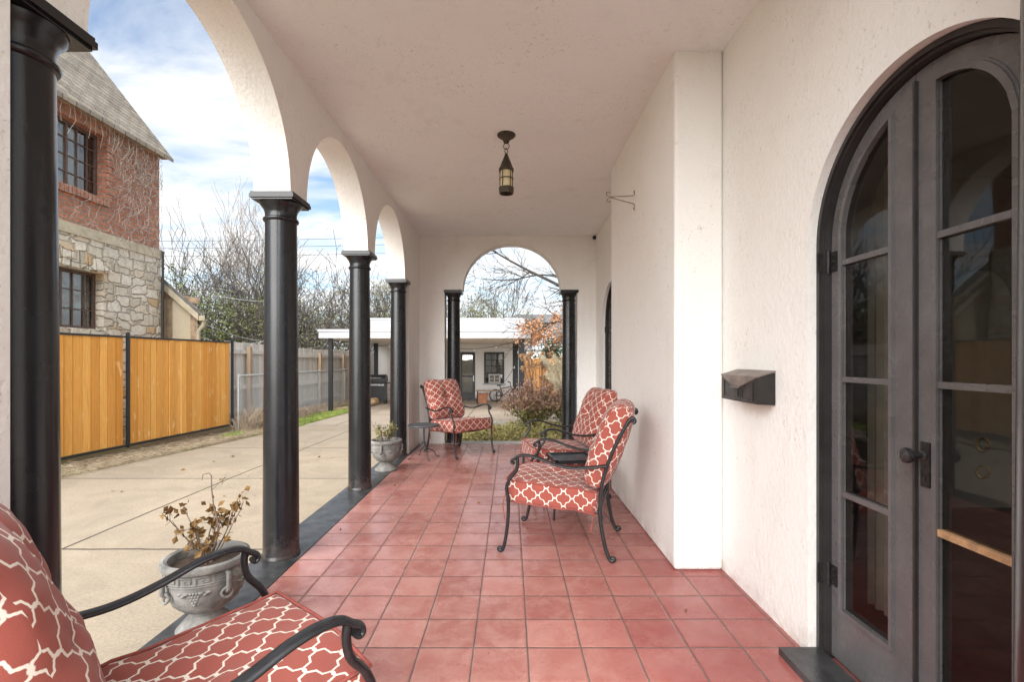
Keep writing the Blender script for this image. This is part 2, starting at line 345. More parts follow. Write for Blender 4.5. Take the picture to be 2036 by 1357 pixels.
def brick():
    t = NT('brick'); o = t.xyz(t.obj)
    dn = t.noise(3.0, 4, 0.6); dd = t.math('MULTIPLY', t.math('SUBTRACT', dn, 0.5), 0.10)
    v = t.comb(t.math('ADD', o[1], dd), t.math('ADD', o[2], t.math('MULTIPLY', dd, 0.9)), 0.0)
    b = t.n('ShaderNodeTexBrick', offset=0.5); t.l(v, b.inputs['Vector'])
    b.inputs['Color1'].default_value = (0.60, 0.25, 0.15, 1); b.inputs['Color2'].default_value = (0.44, 0.17, 0.11, 1); b.inputs['Mortar'].default_value = (0.34, 0.28, 0.235, 1)
    b.inputs['Scale'].default_value = 1; b.inputs['Mortar Size'].default_value = 0.011; b.inputs['Brick Width'].default_value = 0.23; b.inputs['Row Height'].default_value = 0.078; b.inputs['Bias'].default_value = 0.1
    col = t.mix(t.ramp(t.noise(7, 5, 0.7), (0.45, 0.0), (0.7, 0.8)), b.outputs['Color'], (0.66, 0.37, 0.26), 'MIX')
    col = t.mix(t.ramp(t.noise(19, 4, 0.7), (0.55, 0.0), (0.7, 0.7)), col, (0.11, 0.06, 0.05))
    col = t.mix(b.outputs['Fac'], col, (0.34, 0.28, 0.235))
    h = t.math('SUBTRACT', t.math('MULTIPLY', t.noise(16, 4, 0.7), 1.2), b.outputs['Fac'])
    M['brick'] = t.fin(col, 0.9, t.bump(h, 1.0, 0.05), spec=0.2)
brick()
def stone():
    t = NT('stone'); o = t.xyz(t.obj)
    dd = t.math('MULTIPLY', t.math('SUBTRACT', t.noise(2.2, 3), 0.5), 0.12)
    v = t.comb(t.math('MULTIPLY', t.math('ADD', o[1], dd), 3.0), t.math('MULTIPLY', t.math('ADD', o[2], dd), 5.4), t.math('MULTIPLY', o[0], 3.4))
    def vor(f):
        x = t.n('ShaderNodeTexVoronoi', feature=f, distance='CHEBYCHEV'); x.inputs['Scale'].default_value = 1.0; x.inputs['Randomness'].default_value = 0.78; t.l(v, x.inputs['Vector']); return x
    c = vor('F1'); c2 = vor('F2'); e = t.math('SUBTRACT', c2.outputs['Distance'], c.outputs['Distance'])
    rc = t.xyz(c.outputs['Color'])
    col = t.ramp(rc[0], (0.0, (0.55, 0.49, 0.39)), (0.4, (0.74, 0.68, 0.57)), (0.78, (0.80, 0.75, 0.65)), (0.9, (0.62, 0.44, 0.25)))
    col = t.mix(t.ramp(t.noise(11, 5, 0.7), (0.45, 0.0), (0.75, 0.6)), col, (0.50, 0.43, 0.33))
    mo = t.ramp(e, (0.02, 1.0), (0.075, 0.0))
    col = t.mix(mo, col, (0.50, 0.44, 0.35))
    h = t.math('ADD', t.ramp(e, (0.0, 0.0), (0.13, 1.0)), t.math('MULTIPLY', t.noise(14, 4, 0.65), 0.9))
    M['stone'] = t.fin(col, 0.92, t.bump(h, 0.9, 0.035), spec=0.2)
stone()
def shingle():
    t = NT('shingle'); o = t.xyz(t.obj)
    v = t.comb(o[1], t.math('MULTIPLY', o[2], 1.25), 0.0)
    b = t.n('ShaderNodeTexBrick', offset=0.5); t.l(v, b.inputs['Vector'])
    b.inputs['Color1'].default_value = (0.34, 0.29, 0.23, 1); b.inputs['Color2'].default_value = (0.20, 0.175, 0.145, 1); b.inputs['Mortar'].default_value = (0.09, 0.08, 0.07, 1)
    b.inputs['Scale'].default_value = 1; b.inputs['Mortar Size'].default_value = 0.010; b.inputs['Brick Width'].default_value = 0.26; b.inputs['Row Height'].default_value = 0.15
    col = t.mix(t.ramp(t.noise(1.5, 5, 0.7), (0.4, 0.0), (0.7, 0.5)), b.outputs['Color'], (0.36, 0.32, 0.265))
    M['shingle'] = t.fin(col, 0.9, t.bump(t.math('SUBTRACT', t.noise(20, 4), b.outputs['Fac']), 0.7, 0.03), spec=0.2)
shingle()
def earth():
    t = NT('earth')
    col = t.ramp(t.noise(0.8, 6, 0.65), (0.35, (0.16, 0.115, 0.075)), (0.5, (0.22, 0.17, 0.11)), (0.66, (0.15, 0.17, 0.06)))
    col = t.mix(t.ramp(t.noise(9, 5, 0.7), (0.5, 0.0), (0.75, 0.6)), col, (0.30, 0.235, 0.15))
    M['earth'] = t.fin(col, 0.95, t.bump(t.noise(25, 5, 0.7), 0.8, 0.03), spec=0.1)
earth()

# ------------------------------------------------------------------ mesh helper
def spline(pts, n=6):
    pts = [Vector(p) for p in pts]; P = [pts[0] * 2 - pts[1]] + pts + [pts[-1] * 2 - pts[-2]]; out = []
    for i in range(1, len(P) - 2):
        a, b, c, d = P[i - 1], P[i], P[i + 1], P[i + 2]
        for k in range(n):
            t = k / n
            out.append(0.5 * ((2 * b) + (c - a) * t + (2 * a - 5 * b + 4 * c - d) * t * t + (3 * b - a - 3 * c + d) * t ** 3))
    out.append(pts[-1]); return out

class MB:
    def __init__(s): s.v = []; s.f = []; s.uv = None
    def add(s, vs, fs):
        o = len(s.v); s.v += [tuple(p) for p in vs]; s.f += [tuple(i + o for i in f) for f in fs]
    def box(s, c, d, rot=None):
        x, y, z = d[0] / 2, d[1] / 2, d[2] / 2
        vs = [Vector(p) for p in ((-x, -y, -z), (x, -y, -z), (x, y, -z), (-x, y, -z), (-x, -y, z), (x, -y, z), (x, y, z), (-x, y, z))]
        if rot is not None: vs = [rot @ p for p in vs]
        s.add([p + Vector(c) for p in vs], [(0, 3, 2, 1), (4, 5, 6, 7), (0, 1, 5, 4), (1, 2, 6, 5), (2, 3, 7, 6), (3, 0, 4, 7)]); return s
    def b2(s, lo, hi):
        return s.box([(a + b) / 2 for a, b in zip(lo, hi)], [b - a for a, b in zip(lo, hi)])
    def tube(s, pts, r, n=8, caps=True, side=None, flat=1.0):
        pts = [Vector(p) for p in pts]; m = len(pts)
        rs = r if isinstance(r, (list, tuple)) else [r] * m
        o = len(s.v); up = None
        for i, p in enumerate(pts):
            t = (pts[min(i + 1, m - 1)] - pts[max(i - 1, 0)])
            if t.length < 1e-9: t = Vector((0, 0, 1))
            t.normalize()
            if side is not None: a = (Vector(side) - t * t.dot(Vector(side))).normalized()
            else:
                if up is None: up = t.orthogonal().normalized()
                up = (up - t * t.dot(up))
                if up.length < 1e-6: up = t.orthogonal()
                up.normalize(); a = up
            b = t.cross(a)
            for k in range(n):
                an = 2 * math.pi * (k + 0.5) / n
                s.v.append(tuple(p + a * (math.cos(an) * rs[i]) + b * (math.sin(an) * rs[i] * flat)))
        for i in range(m - 1):
            for k in range(n):
                k2 = (k + 1) % n
                s.f.append((o + i * n + k, o + i * n + k2, o + (i + 1) * n + k2, o + (i + 1) * n + k))
        if caps:
            s.f.append(tuple(o + k for k in range(n))[::-1]); s.f.append(tuple(o + (m - 1) * n + k for k in range(n)))
        return s
    def lathe(s, prof, c=(0, 0, 0), n=32, mod=None, closed=False):
        o = len(s.v); c = Vector(c)
        for (r, z) in prof:
            for k in range(n):
                a = 2 * math.pi * k / n; rr = r * (mod(a, z) if mod else 1)
                s.v.append(tuple(c + Vector((math.cos(a) * rr, math.sin(a) * rr, z))))
        for i in range(len(prof) - 1):
            for k in range(n):
                k2 = (k + 1) % n; s.f.append((o + i * n + k, o + i * n + k2, o + (i + 1) * n + k2, o + (i + 1) * n + k))
        if not closed:
            s.f.append(tuple(o + k for k in range(n))[::-1]); s.f.append(tuple(o + (len(prof) - 1) * n + k for k in range(n)))
        return s
    def prism(s, poly, ax, lo, hi):
        """2D polygon extruded along axis ax (0,1,2) from lo to hi"""
        def P(p, d):
            q = [p[0], p[1]]; q.insert(ax, d); return tuple(q)
        n = len(poly)
        s.add([P(p, lo) for p in poly] + [P(p, hi) for p in poly], [tuple(range(n))[::-1], tuple(range(n, 2 * n))] + [(i, (i + 1) % n, n + (i + 1) % n, n + i) for i in range(n)]); return s
    def strip(s, inner, outer, ax, lo, hi, closed=False):
        """solid band between two matching 2D polylines"""
        def P(p, d):
            q = [p[0], p[1]]; q.insert(ax, d); return tuple(q)
        n = len(inner); o = len(s.v)
        for p, q in zip(inner, outer): s.v += [P(p, lo), P(q, lo), P(q, hi), P(p, hi)]
        m = n if closed else n - 1
        for i in range(m):
            a = o + 4 * i; b = o + 4 * ((i + 1) % n)
            for k in range(4): k2 = (k + 1) % 4; s.f.append((a + k, a + k2, b + k2, b + k))
        if not closed: s.f.append((o, o + 1, o + 2, o + 3)); e = o + 4 * (n - 1); s.f.append((e + 3, e + 2, e + 1, e))
        return s
    def ball(s, c, r, n=8, m=6, sc=(1, 1, 1)):
        o = len(s.v); c = Vector(c)
        for j in range(m + 1):
            th = math.pi * j / m
            for k in range(n):
                a = 2 * math.pi * k / n; s.v.append(tuple(c + Vector((math.sin(th) * math.cos(a) * r * sc[0], math.sin(th) * math.sin(a) * r * sc[1], -math.cos(th) * r * sc[2]))))
        for j in range(m):
            for k in range(n): k2 = (k + 1) % n; s.f.append((o + j * n + k, o + j * n + k2, o + (j + 1) * n + k2, o + (j + 1) * n + k))
        return s
    def leaf(s, c, size, d=None, rg=rnd, asp=0.5):
        c = Vector(c)
        a = d if d is not None else Vector((rg.gauss(0, 1), rg.gauss(0, 1), rg.gauss(0, 1))).normalized()
        b = a.orthogonal().normalized(); b.rotate(Quaternion(a, rg.uniform(0, 6.28))); nn = a.cross(b)
        w = size * asp * 0.5; o = len(s.v)
        s.v += [tuple(c), tuple(c + a * size * 0.5 + b * w + nn * size * 0.08), tuple(c + a * size), tuple(c + a * size * 0.5 - b * w + nn * size * 0.08)]
        s.f.append((o, o + 1, o + 2, o + 3)); return s
    def wallholes(s, ax, lo, hi, rect, holes):
        """rect/holes=(u0,v0,u1,v1) in the two other axes; slab from lo to hi with real openings"""
        us = sorted({rect[0], rect[2]} | {h[0] for h in holes} | {h[2] for h in holes}); vs = sorted({rect[1], rect[3]} | {h[1] for h in holes} | {h[3] for h in holes})
        def P(u, v, d):
            q = [u, v]; q.insert(ax, d); return tuple(q)
        ins = lambda u, v: any(h[0] < u < h[2] and h[1] < v < h[3] for h in holes)
        for i in range(len(us) - 1):
            for j in range(len(vs) - 1):
                if ins((us[i] + us[i + 1]) / 2, (vs[j] + vs[j + 1]) / 2): continue
                for d in (lo, hi): s.add([P(us[i], vs[j], d), P(us[i + 1], vs[j], d), P(us[i + 1], vs[j + 1], d), P(us[i], vs[j + 1], d)], [(0, 1, 2, 3)])
        for r in [rect] + holes:
            c = [(r[0], r[1]), (r[2], r[1]), (r[2], r[3]), (r[0], r[3])]
            for k in range(4):
                p, q = c[k], c[(k + 1) % 4]; s.add([P(*p, lo), P(*q, lo), P(*q, hi), P(*p, hi)], [(0, 1, 2, 3)])
        return s
    def build(s, name, mat, parent=None, smooth=None, loc=None):
        me = bpy.data.meshes.new(name); me.from_pydata(s.v, [], s.f)
        if mat in ('cedar', 'grey_board', 'cedar_far'):
            rb = random.Random(len(s.v)); vals = [rb.random() for _ in range(len(s.v) // 8 + 1)]
            me.attributes.new('board', 'FLOAT', 'POINT').data.foreach_set('value', [vals[i // 8] for i in range(len(s.v))])
        bm = bmesh.new(); bm.from_mesh(me)
        if s.uv is None and len(s.f) < 60000: bmesh.ops.recalc_face_normals(bm, faces=bm.faces)
        bm.to_mesh(me); bm.free()
        if s.uv:
            l = me.uv_layers.new(name='UVMap'); l.data.foreach_set('uv', [c for f in s.uv for p in f for c in p])
        me.materials.append(M[mat] if isinstance(mat, str) else mat)
        if smooth:
            me.polygons.foreach_set('use_smooth', [True] * len(me.polygons)); me.set_sharp_from_angle(angle=R(smooth))
        o = bpy.data.objects.new(name, me); COL.objects.link(o)
        if parent: o.parent = parent
        if loc: o.location = loc
        return o

def tag(o, label=None, cat=None, group=None, kind=None):
    for k, v in (('label', label), ('category', cat), ('group', group), ('kind', kind)):
        if v: o[k] = v
    return o
def thing(name, label, cat, loc=(0, 0, 0), rz=0, group=None):
    o = bpy.data.objects.new(name, None); COL.objects.link(o); o.location = loc; o.rotation_euler = (0, 0, rz); o.empty_display_size = 0.1
    return tag(o, label, cat, group)
def kids(o): return [c for c in COL.objects if c.parent == o]
def copy_tree(o, parent=None):
    c = o.copy(); COL.objects.link(c)
    if parent: c.parent = parent
    for ch in kids(o): copy_tree(ch, c)
    return c
def arc(cx, cz, rx, rz, a0, a1, n):
    return [(cx + rx * math.cos(a0 + (a1 - a0) * i / n), cz + rz * math.sin(a0 + (a1 - a0) * i / n)) for i in range(n + 1)]
def lerp(a, b, t): return a + (b - a) * t
def gz(y): return -0.2 - 0.21 * min(1, max(0, (y - 6) / 14))

# ------------------------------------------------------------------ terrain, drive, porch floor
g = MB(); ys = [-400, -60, -10, -3, 0, 3, 6, 8, 10, 12, 14, 16, 18, 20, 24, 40, 90, 400]; xs = [-400, -90, -30, -12, -8, -6, -4, -2, 0, 2, 5, 12, 40, 120, 400]
for y in ys:
    for x in xs: g.v.append((x, y, gz(y) - 0.012))
for j in range(len(ys) - 1):
    for i in range(len(xs) - 1):
        a = j * len(xs) + i; g.f.append((a, a + 1, a + len(xs) + 1, a + len(xs)))
tag(g.build('ground', 'earth'), kind='structure')
def sheet(name, mat, rows, dz):
    m = MB(); n = 7
    for (y, x0, x1) in rows:
        for i in range(n): m.v.append((lerp(x0, x1, i / (n - 1)), y, gz(y) + dz))
    for j in range(len(rows) - 1):
        for i in range(n - 1): a = j * n + i; m.f.append((a, a + 1, a + n + 1, a + n))
    return tag(m.build(name, mat), kind='structure')
sheet('driveway', 'concrete', [(-8, -5.9, -1.62), (2, -5.85, -1.62), (5, -5.75, -1.62), (6.3, -5.66, -1.62), (8, -5.4, -1.62), (9.5, -5.2, -1.62), (11.6, -5.0, -1.35), (11.7, -5.0, -1.35)], 0.0)
sheet('patio', 'patio_concrete', [(11.7, -5.0, 3.2), (13, -4.95, 3.2), (15, -4.9, 3.2), (17, -4.9, 3.2), (20.3, -4.95, 3.2)], 0.004)
fl = MB().b2((-1.376, 0.3, -0.25), (1.56, 7.50, 0.0)); tag(fl.build('porch_floor', 'floor_tile'), kind='structure')
sl = MB().b2((-1.66, 0.3, -0.25), (-1.378, 7.744, 0.003)); tag(sl.build('porch_sill', 'sill_paint'), kind='structure')

# ------------------------------------------------------------------ the white house with its porch
house = thing('stucco_house', 'white stucco house whose arcaded porch with black columns surrounds the viewer', 'house')
XI, XO = -1.40, -1.636; CX = -1.518; CY = [1.49, 3.23, 4.915, 6.60]; HP = 0.125; SPR = 2.37; CEIL = 3.2
def arcwall():
    p = [(0.62, 0.0), (CY[0] - HP, 0.0), (CY[0] - HP, SPR), (CY[0] + HP, SPR)]
    for a, b in zip(CY[:-1], CY[1:]):
        r = (b - a) / 2 - HP; p += arc((a + b) / 2, SPR, r, r, math.pi, 0, 40)[0:]; p.append((b + HP, SPR))
    p += [(CY[-1] + HP, 0.0), (7.74, 0.0), (7.74, 3.75), (0.62, 3.75)]
    q = [p[0]]
    for x in p[1:]:
        if (Vector(x) - Vector(q[-1])).length > 1e-5: q.append(x)
    return q
MB().prism(arcwall(), 0, XO, XI).build('arcade_wall', 'stucco', house, 40)
Y0, Y1 = 7.5, 7.738
bp = [(XI + 0.001, 0.0), (-1.013, 0.0), (-1.013, SPR), (-0.735, SPR)] + arc(0.02, SPR, 0.755, 0.715, math.pi, 0, 44) + [(1.028, SPR), (1.028, 0.0), (1.31, 0.0), (1.31, 3.74), (XI + 0.001, 3.74)]
MB().prism(bp, 1, Y0, Y1).build('end_wall', 'stucco', house, 40)
MB().b2((1.03, 0.6, 0), (1.309, 0.85, 3.74)).b2((0.76, 0.6, SPR), (1.029, 0.85, 3.74)).build('front_wall', 'stucco', house)
XR = 1.31
DN = (1.62, 0.53, 1.79); DF = (6.41, 0.53, 1.79)      # centre along y, radius, spring height
hp = [(-1.0, 0.0)]
for (cy, r, sz) in (DN, DF): hp += [(cy - r, 0.0)] + arc(cy, sz, r, r, math.pi, 0, 44) + [(cy + r, 0.0)]
hp += [(10.5, 0.0), (10.5, 3.74), (-1.0, 3.74)]
MB().prism(hp, 0, XR, XR + 0.25).build('house_wall', 'stucco', house, 40)
ch = MB(); ch.b2((1.01, 3.0, 0.0), (XR - 0.001, 4.9, 3.21))
cho = ch.build('chimney_breast', 'stucco', house)
bv = cho.modifiers.new('bevel', 'BEVEL'); bv.width = 0.02; bv.segments = 3
MB().b2((XO + 0.002, 0.62, CEIL), (XR + 0.002, 7.6, CEIL + 0.12)).build('ceiling', 'stucco_ceiling', house)
MB().b2((XO - 0.06, 0.5, 3.76), (7.2, 10.7, 3.95)).build('roof', 'stucco_beige', house)
# interior shell behind the doors
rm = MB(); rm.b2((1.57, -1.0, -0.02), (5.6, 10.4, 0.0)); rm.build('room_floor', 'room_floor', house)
rm = MB(); rm.wallholes(0, 5.6, 5.7, (-1.0, 0.0, 10.4, 3.7), [(-0.4, 0.7, 3.6, 2.5)]).b2((1.57, -1.1, 0), (5.7, -1.0, 3.7)).b2((1.57, 10.4, 0), (5.7, 10.5, 3.7)).b2((1.57, -1.0, 2.9), (5.6, 10.4, 3.0)).b2((1.57, 4.3, 0), (5.6, 4.45, 2.9)); rm.build('room_wall', 'room_wall', house)  # unseen opening in the far wall, added to let daylight into the room
rp = MB(); rp.prism([(3.86, 0.0)] + arc(4.12, 1.80, 0.26, 0.28, math.pi, 0, 24) + [(4.38, 0.0)], 1, 4.27, 4.296); rp.build('room_archway', 'room_archway_light', house)  # pale arch panel on the partition, its colour standing in for archway light

def column(x, y, top=SPR, r0=0.111, r1=0.097):
    o = bpy.data.objects.new('column', None); COL.objects.link(o); o.parent = house; o.location = (x, y, 0)
    pr = [(r0 + 0.006, 0.0), (r0 + 0.007, 0.012), (r0, 0.022)]
    for i in range(13): t = i / 12; pr.append((lerp(r0, r1, t ** 1.4), 0.03 + t * (top - 0.168 - 0.03)))
    MB().lathe(pr, n=40).build('shaft', 'black_paint', o, 50)
    c = MB(); zt = top - 0.168
    c.lathe([(r1, zt - 0.002), (r1 + 0.010, zt + 0.004), (r1 + 0.014, zt + 0.013), (r1 + 0.010, zt + 0.022), (r1 + 0.001, zt + 0.027), (r1, zt + 0.052), (r1 + 0.002, zt + 0.060), (r1 + 0.006, zt + 0.075), (r1 + 0.015, zt + 0.092), (r1 + 0.027, zt + 0.106), (r1 + 0.032, zt + 0.118)], n=40)
    for a, z0, z1 in ((0.130, top - 0.048, top - 0.037), (0.140, top - 0.037, top - 0.014), (0.135, top - 0.014, top)): c.b2((-a, -a, z0), (a, a, z1))
    c.build('capital', 'black_paint', o, 50)
for y in CY: column(CX, y)
column(-0.885, 7.62, SPR, 0.108, 0.095); column(0.909, 7.62, SPR, 0.108, 0.095); column(0.912, 0.735, SPR)

def door(cy, r, sz, detailed):
    d = bpy.data.objects.new('arched_door', None); COL.objects.link(d); d.parent = house; d.location = (XR, cy, 0)
    def outline(rr): return [(rr, 0.0)] + [p for p in arc(0, sz, rr, rr, 0, math.pi, 40)] + [(-rr, 0.0)]
    MB().strip(outline(r - 0.032), outline(r - 0.002), 0, 0.05, 0.24).build('door_frame', 'frame_paint', d, 35)
    MB().strip(outline(r - 0.022), outline(r - 0.003), 0, 0.036, 0.05).build('frame_moulding', 'frame_paint', d, 35)
    X0, X1 = 0.082, 0.125; ro = r - 0.036
    gap = 0.055
    for sgn in (1, -1):
        inn = gap + 0.002 * sgn if sgn > 0 else gap - 0.002
        # leaf outline (y,z) - far leaf sgn=+1 covers y from gap..ro
        if sgn > 0: y_in, y_out = inn, ro; g0, g1 = 0.166, 0.423
        else: y_in, y_out = inn, -ro; g0, g1 = -0.034, -0.275
        rg = 0.425 if sgn > 0 else None
        def top_leaf(y): return sz + math.sqrt(max(0, ro * ro - y * y))
        def top_gl(y):
            if sgn > 0: return sz + math.sqrt(max(0, rg * rg - y * y))
            k = (y - g0) / (g1 - g0); return 1.95 + 0.26 * math.sqrt(max(0, 1 - k * k * 0.98))
        lf = MB(); N = 16; zb = 0.25
        def slab(ya, yb, za, zb_): # columns with variable top
            pass
        # stiles and rails as strips between the glass edge and the leaf edge
        gy = [lerp(g0, g1, (1 - math.cos(math.pi * 0.5 * i / N)) if False else i / N) for i in range(N + 1)]
        if sgn > 0: gy = [lerp(g0, g1, math.sin(math.pi / 2 * i / N)) for i in range(N + 1)]
        inner = [(g0, zb)] + [(y, top_gl(y)) for y in gy] + [(g1, zb)]
        oy = [lerp(y_in, y_out, math.sin(math.pi / 2 * i / N)) for i in range(N + 1)]
        outer = [(y_in, 0.02)] + [(y, top_leaf(y)) for y in oy] + [(y_out, 0.02)]
        lf.strip(inner, outer, 0, X0, X1, closed=True)
        leaf = lf.build('door_leaf', 'door_paint', d, 30)
        # raised moulding round the glass
        def off(p, k):
            cx_, cz_ = (g0 + g1) / 2, 1.2
            return (p[0] + (k if p[0] > cx_ else -k), p[1] + (k if p[1] > cz_ else -k))
        mo = MB(); mo.strip(inner, [off(p, 0.016) for p in inner], 0, X0 - 0.010, X0 + 0.002, closed=True)
        mo.strip([off(p, 0.016) for p in inner], [off(p, 0.021) for p in inner], 0, X0 - 0.004, X0 + 0.001, closed=True)
        mo.build('glazing_bead', 'door_paint', d, 30)
        for k, z in enumerate((0.735, 1.216, 1.705)):
            mu = MB().b2((X0 - 0.004, min(g0, g1), z - 0.011), (X0 + 0.03, max(g0, g1), z + 0.011))
            mo_ = mu.build('muntin', 'bare_wood' if (k == 0 and sgn < 0 and detailed) else 'door_paint', d)
            if k == 0 and sgn < 0 and detailed: mo_['label'] = 'bare worn wood glazing bar with no paint'
        pp = [(g0, zb)] + [(y, top_gl(y)) for y in gy] + [(g1, zb)]
        MB().prism(pp, 0, X0 + 0.012, X0 + 0.016).build('glass_pane', 'door_glass', d)
    MB().b2((X0 - 0.014, gap - 0.012, 0.02), (X0 - 0.0005, gap - 0.003, sz + 0.46)).build('meeting_strip', 'frame_paint', d)
    for z in (0.37, 1.72):
        h = MB(); h.tube([(X0 - 0.012, ro + 0.004, z - 0.05), (X0 - 0.012, ro + 0.004, z + 0.05)], 0.008, 10)
        h.box((X0 - 0.002, ro - 0.018, z), (0.005, 0.04, 0.085)); h.box((X0 - 0.03, ro + 0.012, z), (0.05, 0.008, 0.085))
        for k in (-0.03, 0, 0.03): h.ball((X0 - 0.005, ro - 0.022, z + k), 0.006, 6, 4)
        h.build('hinge', 'hinge_metal', d, 40)
    k = MB(); kx = X0; ky = 0.0; kz = 0.977
    kn = MB(); pr = [(0.016, 0.0), (0.016, 0.006), (0.009, 0.010), (0.008, 0.035), (0.014, 0.040), (0.024, 0.048), (0.027, 0.058), (0.024, 0.070), (0.012, 0.077), (0.002, 0.079)]
    kn.lathe(pr, n=20); rot = Matrix.Rotation(R(-90), 3, 'Y')
    kn.v = [tuple(rot @ Vector(p) + Vector((kx - 0.004, ky + 0.018, kz))) for p in kn.v]
    kn.build('knob', 'knob_metal', d, 40)
    pl = MB().box((kx - 0.003, ky + 0.012, kz - 0.03), (0.006, 0.035, 0.15)); pl.box((kx - 0.007, ky + 0.012, kz - 0.075), (0.004, 0.010, 0.018)); pl.build('lock_plate', 'hinge_metal', d)
    if detailed:
        for yy, zz in ((-0.085, 1.03), (-0.085, 0.945)):
            b = MB(); b.tube([(X1 + 0.05 + 0.02 * math.cos(a), yy + 0.0, zz + 0.02 * math.sin(a)) for a in [i * math.pi / 6 for i in range(13)]], 0.004, 6); b.build('inner_pull', 'brass', d, 40)
    MB().b2((-0.13, -r + 0.003, 0.001), (0.05, r - 0.003, 0.032)).build('door_sill', 'sill_paint', d)
    return d
door(*DN, True); door(*DF, False)
ct = MB(); pts = [(1.62 + 0.018 * math.sin(i * 1.15), 1.46 + i * 0.0) for i in range(1)]
wv = [(1.74 + 0.022 * math.sin(i * 1.3), 2.20 + i * 0.012) for i in range(20)]
ct.strip(wv, [(p[0] + 0.004, p[1]) for p in wv], 2, 0.12, 2.25)
tag(ct.build('curtain', 'curtain', None, 60), 'pale drape hanging inside behind the left glass door leaf', 'curtain')

# ------------------------------------------------------------------ patio chairs
def cushion(hx, hy, hz, r, n, dfm, scale_uv=1.0):
    m = MB(); m.uv = []; idx = {}
    def pt(p):
        q = Vector(p); inn = Vector((max(-(hx - r), min(hx - r, q.x)), max(-(hy - r), min(hy - r, q.y)), max(-(hz - r), min(hz - r, q.z))))
        d = q - inn
        if d.length > 1e-9: q = inn + d.normalized() * r
        return q
    def key(p): return tuple(round(c, 5) for c in p)
    def vert(p):
        k = key(p)
        if k not in idx: idx[k] = len(m.v); m.v.append(tuple(dfm(pt(p))))
        return idx[k]
    H = (hx, hy, hz)
    def ticks(h, cnt):
        base = [-h, -h + r * 0.3, -h + r * 0.65, -h + r]; inner = [lerp(-h + r, h - r, i / cnt) for i in range(1, cnt)]
        return base + inner + [-x for x in base[::-1]]
    T = [ticks(hx, n), ticks(hy, n), ticks(hz, max(2, int(n * hz / hx)))]
    for ax in range(3):
        a, b = [(1, 2), (0, 2), (0, 1)][ax]
        for sg in (-1, 1):
            A, B = T[a], T[b]
            for i in range(len(A) - 1):
                for j in range(len(B) - 1):
                    qs = []
                    for (u, v) in ((A[i], B[j]), (A[i + 1], B[j]), (A[i + 1], B[j + 1]), (A[i], B[j + 1])):
                        p = [0, 0, 0]; p[a] = u; p[b] = v; p[ax] = sg * H[ax]; qs.append(p)
                    flip = (sg > 0) == (ax == 1)
                    if flip: qs = qs[::-1]
                    m.f.append(tuple(vert(p) for p in qs)); m.uv.append([((p[a] + 0.031) * scale_uv, (p[b] + 0.017 * ax) * scale_uv) for p in qs])
    return m
def pside(pts, r, x, n=10, flat=0.7, mb=None):
    mb = mb or MB(); mb.tube([(x(p) if callable(x) else x, p[0], p[1]) for p in [(q.x, q.y) for q in pts]], r, n, True, (1, 0, 0), flat); return mb
